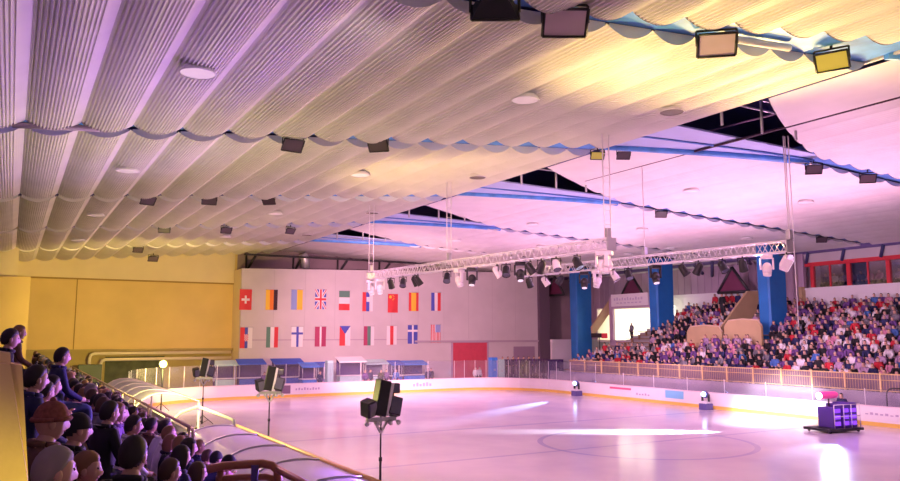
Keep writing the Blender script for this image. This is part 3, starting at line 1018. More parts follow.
# ------------------------------------------------------------------ trusses
def make_truss(A, B, label):
    A, B = Vector(A), Vector(B)
    L = (B - A).length
    d = (B - A).normalized()
    t = thing('lighting_truss', label, 'truss', tuple(A), math.atan2(d.y, d.x) )
    h = .21
    for y in (-h, h):
        for z in (-h, h):
            b = MB(); b.tube([(0, y, z), (L, y, z)], .034, 6); b.build('chord', M_alu, t)
    b = MB()
    n = int(L / .5)
    for k in range(n):
        a, c = L * k / n, L * (k + 1) / n
        mid = (a + c) / 2
        for y in (-h, h):
            b.tube([(a, y, -h), (mid, y, h)], .017, 4); b.tube([(mid, y, h), (c, y, -h)], .017, 4)
        for z in (-h, h):
            b.tube([(a, -h, z), (mid, h, z)], .015, 4); b.tube([(mid, h, z), (c, -h, z)], .015, 4)
    b.build('webbing', M_alu, t)
    for x in (0, L):
        b = MB(); b.box((x - .02, -h - .03, -h - .03), (x + .02, h + .03, h + .03)); b.build('end_plate', M_steel, t)
    return t
T1A, T1B = (19.42, 21.6, 8.0), (17.95, 40.5, 8.0)
T2A, T2B = (25.85, 18.7, 8.0), (24.25, 34.6, 8.0)
make_truss(T1A, T1B, 'long silver lattice truss on the left, hung over the ice')
make_truss(T2A, T2B, 'long silver lattice truss on the right, hung over the ice')
def on_truss(px, A, B):
    A, B = Vector(A), Vector(B)
    lo, hi = 0., 1.
    for _ in range(40):
        mid = (lo + hi) / 2
        if pj(A.lerp(B, mid))[0] > px: lo = mid
        else: hi = mid
    return A.lerp(B, lo)
# suspension: chains and towers
def hang(p, w, lab):
    zt = (zl(p.x) if p.x < 22 else zr(p.x)) - .25
    t = thing('truss_hanger', lab, 'hanger', (p.x, p.y, p.z + .2), 0, 'hangers holding the trusses')
    for s in ((-1, 1) if w else (0,)):
        b = MB(); b.tube([(s * w, 0, 0), (s * w, 0, zt - p.z - .2)], .022, 5); b.build('cable', M_alu, t)
    if w:
        b = MB()
        for k in range(1, int((zt - p.z) / .55)):
            b.tube([(-w, 0, .55 * k), (w, 0, .55 * k)], .012, 4)
        b.build('rungs', M_alu, t)
    b = MB(); b.box((-.10, -.10, .05), (.10, .10, .42), bev=.02); b.build('hoist', M_steel, t)
hang(on_truss(371, T1A, T1B), .14, 'double cable hanger at the far end of the left truss')
hang(on_truss(449, T1A, T1B), .12, 'double cable hanger in the middle of the left truss')
hang(on_truss(608, T1A, T1B), .16, 'double cable hanger at the near end of the left truss')
hang(on_truss(790, T2A, T2B), .05, 'thin hanger at the near end of the right truss')
hang(on_truss(645, T2A, T2B), 0, 'single cable hanger in the middle of the right truss')
b = MB(); p = on_truss(797, T2A, T2B) + Vector((.25, 0, 0)); b.tube([(p.x, p.y, 4.9), (p.x, p.y, zr(p.x) - .2)], .022, 5)
tag(b.build('cable', M_alu), 'loose pale cable hanging past the near end of the right truss', 'cable')
# lamps under the trusses
def make_par(body):
    r = thing('par_can', None, 'lamp')
    b = MB(); b.tube([(0, -.17, 0), (0, -.17, -.24)], .015, 5); b.tube([(0, .17, 0), (0, .17, -.24)], .015, 5); b.tube([(0, -.18, 0), (0, .18, 0)], .02, 5); b.tube([(0, 0, 0), (0, 0, .12)], .025, 5); b.build('yoke', M_dark, r)
    b = MB(); b.tube([(-.12, 0, -.06), (-.08, 0, -.12), (.12, 0, -.42), (.13, 0, -.435)], [.07, .13, .155, .165], 12, cap=False); b.tube([(-.125, 0, -.053), (-.12, 0, -.06)], [.03, .07], 12); b.build('can', body, r)
    b = MB(); b.tube([(.112, 0, -.405), (.118, 0, -.414)], .15, 12); b.build('lens', M_lens, r)
    return r
def make_mover(body):
    r = thing('moving_head_lamp', None, 'lamp')
    b = MB(); b.box((-.17, -.19, -.10), (.17, .19, .03), bev=.02); b.build('base', body, r)
    for s in (-1, 1):
        b = MB(); b.box((-.07, s * .20 - .03, -.48), (.07, s * .20 + .03, -.08), bev=.015); b.build('yoke_arm', body, r)
    b = MB(); b.sphere((0, 0, -.43), (.17, .165, .20), 14, 10); b.tube([(.02, 0, -.52), (.08, 0, -.68)], [.15, .13], 14); hd = b.build('head', body, r)
    b = MB(); b.tube([(.079, 0, -.678), (.083, 0, -.69)], .11, 14); b.build('lens', E_dim, hd)
    return r
M_lampwhite = mat('lamp_body_white', (.85, .80, .84), .4)
pd, pw, mv, mvd = make_par(M_black), make_par(M_lampwhite), make_mover(M_lampwhite), make_mover(M_dark)
lamps1 = [(371, mv, 'white'), (380, mv, 'white'), (391, pd, 'black'), (403, pd, 'black'), (415, pd, 'black'), (418, pd, 'black'), (447, pd, 'black'), (459, mv, 'white'), (472, mvd, 'dark'), (497, pw, 'white'), (506, pd, 'black'), (520, mvd, 'dark'), (530, pd, 'black'), (541, pd, 'black'), (556, pw, 'white'), (577, pd, 'black'), (602, mv, 'white'), (607, mv, 'white')]
lamps2 = [(529, pd, 'black'), (545, pw, 'white'), (560, pd, 'black'), (584, mvd, 'dark'), (597, mv, 'white'), (614, pw, 'white'), (628, pd, 'black'), (655, mvd, 'dark'), (683, pd, 'black'), (698, pd, 'black'), (722, pd, 'black'), (742, pd, 'black'), (766, mv, 'white')]
for lst, A, B, nm_ in ((lamps1, T1A, T1B, 'left'), (lamps2, T2A, T2B, 'right')):
    for i, (px, pr_, cn) in enumerate(lst):
        p = on_truss(px, A, B)
        dup(pr_, (p.x, p.y, p.z - .29), random.uniform(-2.5, 2.5), '%s %s under the %s truss, %s lamp from its left end' % (cn, 'spotlight can' if pr_ in (pd, pw) else 'moving head lamp', nm_, ordn(i + 1)), 'lamps under the %s truss' % nm_, 1.15)
p = on_truss(786, T2A, T2B)
t = thing('wash_light', 'white square wash light at the near end of the right truss', 'lamp', (p.x, p.y, p.z - .28))
b = MB(); b.tube([(0, 0, 0), (0, 0, .1)], .03, 5); b.box((-.03, -.3, -.05), (.03, .3, 0)); b.build('bracket', M_dark, t)
R = Euler((.5, -.5, .6)).to_matrix()
b = MB(); b.box((-.28, -.16, -.62), (.28, .16, -.08), R, (0, 0, -.3), .03); b.build('housing', M_lampwhite, t)
b = MB(); b.box((-.24, -.18, -.58), (.24, -.16, -.12), R, (0, 0, -.3)); b.build('front_panel', mat('panel_pale', (.9, .85, .9), .4, em=(1, .8, .95), es=.6), t)
for r in (pd, pw, mv, mvd):
    for ch in list(r.children):
        for g in list(ch.children): bpy.data.objects.remove(g)
        bpy.data.objects.remove(ch)
    bpy.data.objects.remove(r)

# ------------------------------------------------------------------ light stands on the ice
def make_stand(lensm, label, loc, rz):
    t = thing('light_stand', label, 'light stand', loc, rz, 'lamp stands along the left boards')
    b = MB(); b.tube([(0, 0, .05), (0, 0, 1.35)], .035, 8); b.tube([(0, 0, 1.3), (0, 0, 2.35)], .024, 8); b.tube([(0, 0, 1.28), (0, 0, 1.38)], .05, 8); b.build('pole', M_dark, t)
    for k in range(3):
        a = 2 * PI * k / 3
        b = MB(); b.tube([(0, 0, .5), (.55 * math.cos(a), .55 * math.sin(a), .03)], .018, 6); b.tube([(0, 0, .1), (.3 * math.cos(a), .3 * math.sin(a), .24)], .012, 5); b.build('leg', M_dark, t)
    b = MB(); b.box((-.34, -.04, 2.33), (.36, .04, 2.41)); b.tube([(0, 0, 2.25), (0, 0, 2.95)], .03, 6); b.tube([(-.3, 0, 2.40), (-.3, 0, 2.5)], .025, 6); b.tube([(.3, 0, 2.40), (.3, 0, 2.5)], .025, 6)
    b.tube([(0, 0, 2.1), (-.16, 0, 2.34)], .03, 6); b.tube([(0, 0, 2.1), (.16, 0, 2.34)], .03, 6); b.build('crossbar', M_steel, t)
    for s in (-.36, -.12, .2, .40):
        b = MB(); b.sphere((s, -.06, 2.30), .055, 8, 6); b.build('clamp_knob', M_steel, t)
    R = Euler((0, math.radians(11), 0)).to_matrix()
    b = MB(); b.box((-.20, -.16, 2.44), (.06, .14, 3.16), R, (-.05, 0, 2.5), .02); o = b.build('tall_lamp', M_black, t); o['label'] = 'tall narrow black lamp housing'
    b = MB(); b.box((.065, -.15, 2.47), (.13, .13, 3.13), R, (-.05, 0, 2.5)); b.build('lamp_panel', lensm, o)
    R = Euler((.2, math.radians(-14), .3)).to_matrix()
    b = MB(); b.box((-.44, -.16, 2.45), (-.20, .12, 2.78), R, (-.3, 0, 2.6), .025); o = b.build('box_lamp', M_black, t)
    b = MB(); b.box((-.42, -.185, 2.48), (-.22, -.16, 2.75), R, (-.3, 0, 2.6)); b.build('lens', M_lens, o)
    R = Euler((-.2, math.radians(14), -.2)).to_matrix()
    b = MB(); b.box((.17, -.18, 2.42), (.44, .14, 2.80), R, (.3, 0, 2.6), .025); o = b.build('box_lamp', M_black, t)
    b = MB(); b.box((.19, -.205, 2.45), (.42, -.18, 2.77), R, (.3, 0, 2.6)); b.build('lens', M_lens, o)
    b = MB(); b.box((.20, -.10, 2.88), (.42, .10, 3.08), bev=.02); o = b.build('small_lamp', M_black, t)
    b = MB(); b.box((.22, -.12, 2.90), (.40, -.10, 3.06)); b.build('lens', M_lens, o)
    b = MB(); b.tube([(.3, 0, 2.78), (.3, 0, 2.9)], .02, 5); b.build('lamp_bracket', M_dark, t)
    return t
def grow_head(t, k=1.32, z0=2.38):
    for o in list(t.children):
        if o.name.split('.')[0] in ('pole', 'leg'): continue
        for q in [o] + list(o.children):
            for v in q.data.vertices:
                v.co = Vector((v.co.x * k * .92, v.co.y * k, z0 + (v.co.z - z0) * k))
M_lpan = mat('lamp_panel_pale', (.70, .68, .72), .3)
LS = [(381, 405, 'nearest black lamp stand on the ice beside the left boards'), (270, 383, 'second lamp stand on the ice, before the dark board sign'), (204, 371, 'third lamp stand on the ice behind the white gate frame')]
for i, (x, y, lab) in enumerate(LS):
    p = at(x, y, 'Z', 2.74)
    grow_head(make_stand(M_lpan, lab, (p.x, p.y, 0), (.0, -.25, -.2)[i]))
p = at(163, 364, 'Z', 2.85)
LS4 = Vector((p.x, p.y, 0))
t = thing('light_stand', 'farthest lamp stand with a glaring yellow lamp', 'light stand', tuple(LS4), 0, 'lamp stands along the left boards')
b = MB(); b.tube([(0, 0, .05), (0, 0, 2.6)], .04, 8); b.build('pole', M_dark, t)
for k in range(3):
    a = 2 * PI * k / 3 + .4
    b = MB(); b.tube([(0, 0, .5), (.55 * math.cos(a), .55 * math.sin(a), .03)], .018, 6); b.build('leg', M_dark, t)
b = MB(); b.tube([(0, .18, 2.85), (0, -.1, 2.85)], [.16, .24], 14); b.tube([(0, .1, 2.55), (0, .1, 2.7)], .03, 6); b.build('lamp_housing', M_dark, t)
b = MB(); b.sphere((0, -.1, 2.85), (.21, .08, .21), 14, 8); b.build('lens', E_yellow, t)

# ------------------------------------------------------------------ players' bench canopies and gate on the left
def canopy(y0, y1, xe, ztop, label, matc, wide, rise):
    t = thing('bench_canopy', label, 'canopy', (xe, y0, 0))
    L = y1 - y0
    def sec(k, n=10):
        a = PI / 2 * k / n
        return (-wide * (1 - math.cos(a)) , ztop - (ztop - .95) * math.sin(a) ** 1.0) if False else (-wide * math.sin(a), .95 + (ztop - .95) * max(0, math.cos(a)) ** .75 + rise * math.sin(2 * a))
    b = MB()
    b.grid([[(sec(k)[0], L * j / 12, sec(k)[1]) for j in range(13)] for k in range(11)], True)
    b.grid([[(sec(k)[0] + .012, L * j / 12, sec(k)[1] - .012) for j in range(13)] for k in range(11)], True)
    b.build('shell', matc, t)
    nr = max(2, int(L / 1.9) + 1)
    for j in range(nr):
        y = L * j / (nr - 1)
        b = MB(); b.tube([(sec(k)[0], y, sec(k)[1] + .01) for k in range(11)], .028, 6); b.build('rib', M_railp if matc is M_canopyw else M_steel, t)
    b = MB(); b.tube([(0, 0, ztop + .02), (0, L, ztop + .02)], .045, 8); o = b.build('top_rail', M_kick, t); o['label'] = 'yellow top rail'
    for y in (0, L):
        b = MB(); b.tube([(0, y, 0), (0, y, ztop)], .04, 8); b.build('post', M_white, t)
    b = MB(); b.box((-wide - .03, 0, -.02), (-wide + .03, L, .97)); b.build('back_panel', M_white, t)
    b = MB(); b.box((-wide + .3, .3, .42), (-wide + .75, L - .3, .48)); b.box((-wide + .45, .5, -.02), (-wide + .6, .65, .42)); b.box((-wide + .45, L - .65, -.02), (-wide + .6, L - .5, .42)); b.build('bench', mat('bench_blue', (.10, .16, .55), .5), t)
    return t
canopy(8.0, 20.6, 5.35, 2.2, 'clear curved bench canopy in front with a yellow top rail', M_canopy, 1.75, .16)
canopy(28.2, 38.5, 5.95, 2.25, 'white curved bench canopy behind the gate, lit yellow', M_canopyw, 2.4, .55)
t = thing('bench_gate', 'white tubular gate frame between the two bench canopies', 'gate', (5.9, 23.0, 0))
b = MB(); b.tube([(0, 0, 0), (0, 0, 1.98), (0, .12, 2.1), (0, 5.0, 2.1), (-.5, 5.4, 1.9), (-1.3, 5.4, 1.2)], .05, 8); b.build('frame', M_white, t)
b = MB(); b.box((-.02, .06, .1), (.02, .5, 1.95)); b.build('gate_leaf', M_white, t)
b = MB(); b.tube([(0, 0, .95), (-1.2, 0, .95), (-1.2, 0, 0)], .035, 6); b.build('hinge_post', M_white, t)
b = MB(); b.box((2.4, 23.1, -.02), (5.9, 28.4, .06)); tag(b.build('rubber_mat', M_black), 'black rubber mat behind the gate frame', 'mat')

# ------------------------------------------------------------------ left stand
LX0, LPI, LRI = 2.9, .85, .46
def ltread(k): return 1.43 + LRI * k
poly = [(3.55, 0, -.02), (3.55, 0, 1.43)]
for k in range(8):
    xa = 3.3 - LPI * k
    poly += [(xa, 0, ltread(k)), (xa - LPI, 0, ltread(k))]
poly += [(3.3 - LPI * 8, 0, -.02)]
pp = [poly[0]]
for q in poly[1:]:
    if (Vector(q) - Vector(pp[-1])).length > 1e-4: pp.append(q)
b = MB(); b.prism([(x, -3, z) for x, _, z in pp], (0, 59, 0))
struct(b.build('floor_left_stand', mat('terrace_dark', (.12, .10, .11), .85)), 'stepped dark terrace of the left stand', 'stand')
b = MB()
for k in range(7):
    xa = 2.85 - LPI * k
    b.box((xa - .16, -2.5, ltread(k) + .36), (xa + .20, 55, ltread(k) + .43))
    for y in range(-2, 55, 3): b.box((xa - .06, y, ltread(k)), (xa + .1, y + .12, ltread(k) + .36))
struct(b.build('floor_left_benches', MATS['bench_wood']), 'plank benches on the left terrace', 'bench')
# front handrail of the left stand
t = thing('handrail', 'long pale double handrail in front of the left stand', 'railing', (3.45, 0, 1.43))
for z, nm_ in ((1.22, 'top_bar'), (.92, 'lower_bar')):
    b = MB(); b.tube([(0, 17.0, z), (0, 54, z)] , .035, 6); b.build(nm_, M_railpink, t)
for k in range(14):
    b = MB(); b.tube([(0, 17.2 + 2.8 * k, 0), (0, 17.2 + 2.8 * k, 1.22)], .03, 6); b.build('post', M_railpink, t)
b = MB(); b.tube([(0, 17.0, 1.22)] + [(0, 17.0 - .22 * math.sin(a), 1.07 + .15 * math.cos(a)) for a in (.4, .9, 1.57, 2.2, 2.8)] + [(0, 17.0, .92)], .035, 6); b.build('end_loop', M_railpink, t)
# brown pipe rail of the near entrance
t = thing('entrance_railing', 'rust brown pipe railing at the bottom edge of the near stand', 'railing', (0, 0, 0))
def Q(x, y, d):
    return EYE + ray(x, y) * d
A = [Q(206, 470, 9.8), Q(222, 466, 9.9), Q(262, 463.5, 10.0), Q(272, 465.5, 10), Q(277, 470, 10), Q(278, 478, 10)]
b = MB(); b.tube(A + [A[-1] + Vector((0, 0, -1.3))], .055, 8); b.build('top_rail', M_rail, t)
A2 = [Q(216, 479, 9.9), Q(240, 477.5, 9.95), Q(266, 477, 10), Q(277, 480, 10)]
b = MB(); b.tube(A2, .045, 8); b.build('middle_rail', M_rail, t)
for x in (221, 255):
    p = Q(x, 465, 9.93); b = MB(); b.tube([p, p + Vector((0, 0, -1.6))], .05, 8); b.build('post', M_rail if x == 221 else mat('post_indigo', (.08, .05, .20), .5), t)
b = MB(); b.tube([Q(277, 469, 10), Q(300, 481, 9.5), Q(330, 499, 8.9)], .05, 8); b.build('sloping_rail', M_rail, t)
# concrete parapet close to the viewer
b = MB()
Yp = 3.0
p_tr, p_br = at(22.5, 345, 'Y', Yp), at(29, 490, 'Y', Yp)
b.prism([(p_tr.x - 1.9, Yp, 4.50), (p_tr.x - .1, Yp, 4.55), (p_tr.x, Yp, 4.53), (p_br.x, Yp, p_br.z), (p_br.x + .04, Yp, 2.4), (p_tr.x - 1.9, Yp, 2.4)], (0, .26, 0))
bmesh.ops.bevel(b.bm, geom=[e for e in b.bm.edges], offset=.035, segments=2, affect='EDGES')
struct(b.build('wall_near_parapet', M_concy), 'yellowish concrete parapet at the left edge close to the viewer', 'wall')

# ------------------------------------------------------------------ people
def skin_mesh(J, E, sub):
    me = bpy.data.meshes.new('tmp')
    names = list(J)
    me.from_pydata([J[n][0] for n in names], [(names.index(a), names.index(c)) for a, c in E], [])
    o = bpy.data.objects.new('tmp', me)
    COL.objects.link(o)
    o.modifiers.new('Skin', 'SKIN')
    for i, n in enumerate(names):
        sv = me.skin_vertices[0].data[i]
        r = J[n][1]
        sv.radius = r if isinstance(r, tuple) else (r, r)
        sv.use_root = (i == 0)
    if sub:
        sm = o.modifiers.new('Sub', 'SUBSURF'); sm.levels = sub; sm.render_levels = sub
    dg = bpy.context.evaluated_depsgraph_get()
    dg.update()
    me2 = bpy.data.meshes.new_from_object(o.evaluated_get(dg))
    bpy.data.objects.remove(o)
    bpy.data.meshes.remove(me)
    return me2


def skeleton(pose, lean=0., arms=0):
    """seated or standing figure facing +Y, tread at z = 0"""
    if pose == 'sit':
        J = {'pelvis': ((0, 0, .55), (.17, .13)), 'belly': ((0, .0, .72), (.15, .115)), 'chest': ((0, .02 + lean * .5, .92), (.17, .12)), 'base': ((0, .03 + lean, 1.06), (.10, .08)), 'neck': ((0, .045 + lean, 1.11), .06), 'skull': ((0, .06 + lean, 1.155), .058)}
        for s, q in ((-1, 'l'), (1, 'r')):
            J['sh' + q] = ((s * .17, .02 + lean, 1.02), .075)
            J['el' + q] = ((s * .235, .07 + lean, .78), .055)
            if arms == 1 and s == 1:
                J['wr' + q] = ((s * .13, .28 + lean, .93), .036); J['ha' + q] = ((s * .09, .33 + lean, .98), .04)
            else:
                J['wr' + q] = ((s * .14, .30, .64), .036); J['ha' + q] = ((s * .09, .37, .63), .04)
            J['hi' + q] = ((s * .10, .05, .53), .10); J['kn' + q] = ((s * .12, .42, .52), .068)
            J['an' + q] = ((s * .12, .40, .09), .045); J['to' + q] = ((s * .13, .54, .045), .04)
    else:
        J = {'pelvis': ((0, 0, .92), (.16, .12)), 'belly': ((0, .0, 1.08), (.145, .11)), 'chest': ((0, .0 + lean * .5, 1.28), (.17, .12)), 'base': ((0, .0 + lean, 1.43), (.10, .08)), 'neck': ((0, .02 + lean, 1.48), .06), 'skull': ((0, .035 + lean, 1.53), .058)}
        for s, q in ((-1, 'l'), (1, 'r')):
            J['sh' + q] = ((s * .17, 0 + lean, 1.39), .075)
            J['el' + q] = ((s * .24, -.01 + lean, 1.13), .052)
            J['wr' + q] = ((s * .23, .10 + lean, .90), .036); J['ha' + q] = ((s * .22, .13 + lean, .81), .042)
            J['hi' + q] = ((s * .09, .0, .86), .098); J['kn' + q] = ((s * .10, .02, .48), .066)
            J['an' + q] = ((s * .10, -.01, .09), .045); J['to' + q] = ((s * .11, .14, .045), .04)
    E = [('pelvis', 'belly'), ('belly', 'chest'), ('chest', 'base'), ('base', 'neck'), ('neck', 'skull')]
    for q in 'lr':
        E += [('chest', 'sh' + q), ('sh' + q, 'el' + q), ('el' + q, 'wr' + q), ('wr' + q, 'ha' + q), ('pelvis', 'hi' + q), ('hi' + q, 'kn' + q), ('kn' + q, 'an' + q), ('an' + q, 'to' + q)]
    return J, E


def segdist(p, a, c):
    ab = c - a
    t = max(0, min(1, (p - a).dot(ab) / ab.length_squared))
    return (a + ab * t - p).length


SKIN = [mat('skin_fair', (.62, .38, .28), .55), mat('skin_tan', (.50, .28, .19), .55)]
M_eye = mat('eye_dark', (.03, .02, .02), .3)
M_mouth = mat('mouth', (.40, .14, .13), .5)
HAIR = {'dark': mat('hair_dark', (.018, .012, .012), .6), 'brown': mat('hair_brown', (.075, .038, .02), .6), 'blond': mat('hair_blond', (.26, .14, .05), .6), 'grey': mat('hair_grey', (.30, .27, .26), .7), 'knit hat': mat('knit_brown', (.26, .09, .06), .9, var=.3, vs=40), 'black cap': mat('cap_black', (.015, .015, .02), .8)}
JACK = {'black': (.012, .012, .016), 'navy': (.02, .025, .10), 'purple': (.16, .07, .26), 'grey': (.22, .21, .24), 'white': (.78, .74, .76), 'red': (.60, .03, .05), 'blue': (.08, .20, .55), 'mauve': (.42, .28, .42), 'pink': (.70, .30, .42), 'brown': (.14, .07, .04), 'beige': (.50, .40, .28)}
JM = {k: mat('jacket_' + k, v, .8, var=.12, vs=9) for k, v in JACK.items()}
TR = [mat('trousers_dark', (.02, .022, .03), .8), mat('trousers_denim', (.05, .08, .18), .8)]
M_shoe = mat('shoe_black', (.02, .015, .015), .5)


def head_fn(d, p):
    q = p.copy()
    if d.z < 0:                              # taper to the chin
        q.x *= 1 - .34 * (-d.z) ** 1.2
        q.y *= 1 - .20 * (-d.z)
        if d.y > 0: q.y += .012 * (-d.z)
    if d.y > .55:
        q.y *= .95                           # flatter face
        ex = abs(d.x)
        if abs(d.z) < .22 and .12 < ex < .5: q.y -= .010          # eye sockets
        if d.z > .15 and d.z < .45: q.y += .006                   # brow
        if ex < .16 and -.45 < d.z < .12: q.y += .024 * (1 - ex / .16 * .5) * (1 if d.z < -.1 else .5)   # nose
        if ex < .3 and -.75 < d.z < -.55: q.y += .006
    if d.y < -.2: q.y *= 1.06
    return q


def make_body(pose, jm, sm, tm, near, lean=0., arms=0, headpos=None):
    J, E = skeleton(pose, lean, arms)
    me = skin_mesh(J, E, 1 if near else 0)
    b = MB()
    for x in (jm, sm, tm, M_shoe, M_eye, M_mouth): b.use(x)
    b.bm.from_mesh(me)
    bpy.data.meshes.remove(me)
    segs = [(Vector(J[a][0]), Vector(J[c][0]), a, c) for a, c in E]
    for f in b.bm.faces:
        c = f.calc_center_median()
        _, a, e = min(((segdist(c, s0, s1) , a, e) for s0, s1, a, e in segs), key=lambda z: z[0])
        f.smooth = True
        if e in ('neck', 'skull') and c.z > J['base'][0][2] + .015: f.material_index = 1
        elif e.startswith('ha'): f.material_index = 1
        elif e.startswith('to'): f.material_index = 3
        elif e[:2] in ('hi', 'kn', 'an') or (a == 'pelvis' and c.z < J['pelvis'][0][2] - .02): f.material_index = 2
        else: f.material_index = 0
    sk = Vector(J['skull'][0])
    hc = sk + Vector((0, .012, .065))
    b.mi = 1
    if near:
        b.sphere(hc, (.076, .094, .118), 24, 18, head_fn)
        for s in (-1, 1):
            b.mi = 1; b.sphere(hc + Vector((s * .076, -.008, -.008)), (.012, .022, .034), 8, 6)
            b.mi = 4; b.sphere(hc + Vector((s * .029, .079, .010)), (.011, .008, .008), 8, 6)
            b.mi = 1
            h = Vector(J['ha' + ('l' if s < 0 else 'r')][0]); w = Vector(J['wr' + ('l' if s < 0 else 'r')][0])
            d = (h - w).normalized(); sd = Vector((1, 0, 0)) if abs(d.x) < .8 else Vector((0, 0, 1))
            sd = (sd - d * sd.dot(d)).normalized(); dn = d.cross(sd)
            if dn.z > 0: dn = -dn
            for i, (o_, l_) in enumerate(((-.028, .055), (-.009, .068), (.010, .063), (.027, .048))):
                p0 = h + sd * o_ + d * .015
                b.tube([p0, p0 + d * l_ * .5 + dn * .006, p0 + d * l_ * .85 + dn * .026], [.0095, .009, .007], 6)
            p0 = h - d * .01 - sd * s * .03
            b.tube([p0, p0 + d * .025 - sd * s * .022, p0 + d * .05 - sd * s * .026 + dn * .012], [.011, .010, .008], 6)
        b.mi = 5; b.sphere(hc + Vector((0, .078, -.060)), (.020, .006, .006), 8, 6)
    return b, hc


def hair_mesh(kind, hc, sphere=(20, 14)):
    b = MB()
    n, m_ = sphere
    if kind == 'long':
        b.sphere(hc + Vector((0, -.008, .008)), (.090, .108, .126), n, m_, lambda d, p: Vector((p.x * (1.08 if d.z < 0 else 1), p.y - (.012 if d.z < -.2 else 0), p.z * (1.55 if d.z < 0 else 1))), keep=lambda d: not (d.y > .30 and d.z < .50) )
        b.sphere(hc + Vector((0, -.010, .008)), (.084, .100, .118), n, m_, lambda d, p: Vector((p.x * (1.08 if d.z < 0 else 1), p.y, p.z * (1.5 if d.z < 0 else 1))), keep=lambda d: not (d.y > .28 and d.z < .48))
    elif kind == 'hat':
        b.sphere(hc + Vector((0, -.004, .012)), (.094, .112, .128), n, m_, lambda d, p: p * (1 + .03 * math.sin(20 * math.atan2(d.y, d.x)) if False else 1), keep=lambda d: d.z > .02)
        pts = [hc + Vector((.094 * math.cos(a), -.004 + .112 * math.sin(a), .022)) for a in [2 * PI * k / 20 for k in range(21)]]
        b.tube(pts, .016, 6)
        b.sphere(hc + Vector((0, 0, .14)), .022, 8, 6)
    elif kind == 'cap':
        b.sphere(hc + Vector((0, -.006, .010)), (.088, .108, .126), 24, 16, keep=lambda d: d.z > -.02 - .5 * max(0, -d.y) )
        b.grid([[hc + Vector((x, .095 + y_ * (1 - (x / .09) ** 2 * .5), .035 - y_ * .15)) for x in (-.07, -.035, 0, .035, .07)] for y_ in (0, .035, .07)], True)
    else:
        def hf(d, p, lg=0.):
            # hairline: high on the forehead, past the ears, low on the nape
            y = d.y
            line = .50 if y > .55 else (.50 + (y - .55) * .95 if y > -.15 else -.165 + (y + .15) * .75)
            h = max(-1., min(1., (d.z - line) / .16))
            k = .93 + .10 * (h if h < 0 else min(1, h * 1.4)) + .012 * math.sin(d.x * 19 + d.z * 7) * math.sin(d.y * 23 + d.z * 5)
            return Vector((p.x * k, p.y * k, p.z * k))
        b.sphere(hc + Vector((0, -.008, .010)), (.086, .108, .127), 36, 26, hf)
    return b


# near prototypes: body mesh per jacket colour, hair mesh per style
protoBody = {}
def near_person(jc, hairc, style, loc, rz, sc, label, group, lean=0., arms=0, skin=0):
    key = (jc, round(lean, 2), arms, skin)
    if key not in protoBody:
        b, hc = make_body('sit', JM[jc], SKIN[skin], TR[(len(protoBody)) % 2], True, lean, arms)
        o = b.build('person', None); protoBody[key] = (o.data, hc)
        bpy.data.objects.remove(o)
    me, hc = protoBody[key]
    o = bpy.data.objects.new('person', me); COL.objects.link(o)
    o.location = loc; o.rotation_euler = (0, 0, rz); o.scale = (sc,) * 3
    tag(o, label, 'person', group)
    hk = ('H', style, hairc, round(lean, 2))
    if hk not in protoBody:
        h = hair_mesh(style, hc).build('hair', HAIR[hairc]); protoBody[hk] = h.data; bpy.data.objects.remove(h)
    h = bpy.data.objects.new('hat' if style in ('hat', 'cap') else 'hair', protoBody[hk]); COL.objects.link(h); h.parent = o
    ck = ('C', jc, round(lean, 2))
    if ck not in protoBody:
        q = MB(); q.tube([Vector((.082 * math.cos(a), .03 + lean + .078 * math.sin(a), 1.085 - .015 * math.sin(a))) for a in [2 * PI * i / 16 for i in range(17)]], .026, 8)
        c_ = q.build('collar', JM[jc]); protoBody[ck] = c_.data; bpy.data.objects.remove(c_)
    c_ = bpy.data.objects.new('collar', protoBody[ck]); COL.objects.link(c_); c_.parent = o
    return o


HEADZ = 1.265 + .0
# nearest spectators placed one by one: head centre pixel, distance, jacket, hair
NEARL = [(54, 470, 3.95, 'black', 'grey', 'short', 'grey-haired spectator in black at the very bottom left corner', 0.2),
         (86, 467, 5.6, 'red', 'blond', 'short', 'fair spectator in red jacket right of the grey-haired head', -.3),
         (50, 420, 4.9, 'brown', 'knit hat', 'hat', 'spectator in a reddish brown knit hat near the left parapet', 0.1),
         (77, 428, 5.9, 'black', 'black cap', 'cap', 'spectator in a black cap right of the knit hat', .2),
         (138, 455, 4.95, 'black', 'dark', 'short', 'large dark-haired head in black near the bottom, second column', .9),
         (181, 456, 8.0, 'navy', 'dark', 'long', 'long dark-haired spectator near the brown railing', .3),
         (170, 471, 7.4, 'purple', 'brown', 'short', 'brown-haired spectator in purple at the bottom edge', .2),
         (197, 472, 8.6, 'purple', 'brown', 'long', 'long-haired spectator in purple just left of the brown railing', .1),
         (110, 412, 8.2, 'black', 'dark', 'short', 'dark-haired spectator in black above the large dark head', .4),
         (36, 378, 7.0, 'navy', 'dark', 'short', 'dark-haired spectator in navy beside the top of the parapet', .3),
         (62, 356, 10.5, 'navy', 'dark', 'short', 'tall dark-haired spectator standing out against the yellow wall', .2),
         (10, 338, 9.5, 'black', 'dark', 'short', 'dark head above the left parapet at the picture edge', .1),
         (19, 332, 13, 'brown', 'blond', 'short', 'fair head above the left parapet beside the dark one', .1)]
placed = []
for (x, y, d, jc, hc_, st, lab, dr) in NEARL:
    p = EYE + ray(x, y) * d
    k = round((LX0 - p.x) / LPI)
    placed.append((p.x, p.y))
    near_person(jc, hc_, st, (p.x - .06, p.y, p.z - 1.235), -PI / 2 + dr, 1.0, lab, 'spectators in the near left stand')
rng = random.Random(11)
jl = ['black', 'navy', 'purple', 'black', 'purple', 'grey', 'mauve', 'navy', 'pink', 'purple', 'brown', 'white']
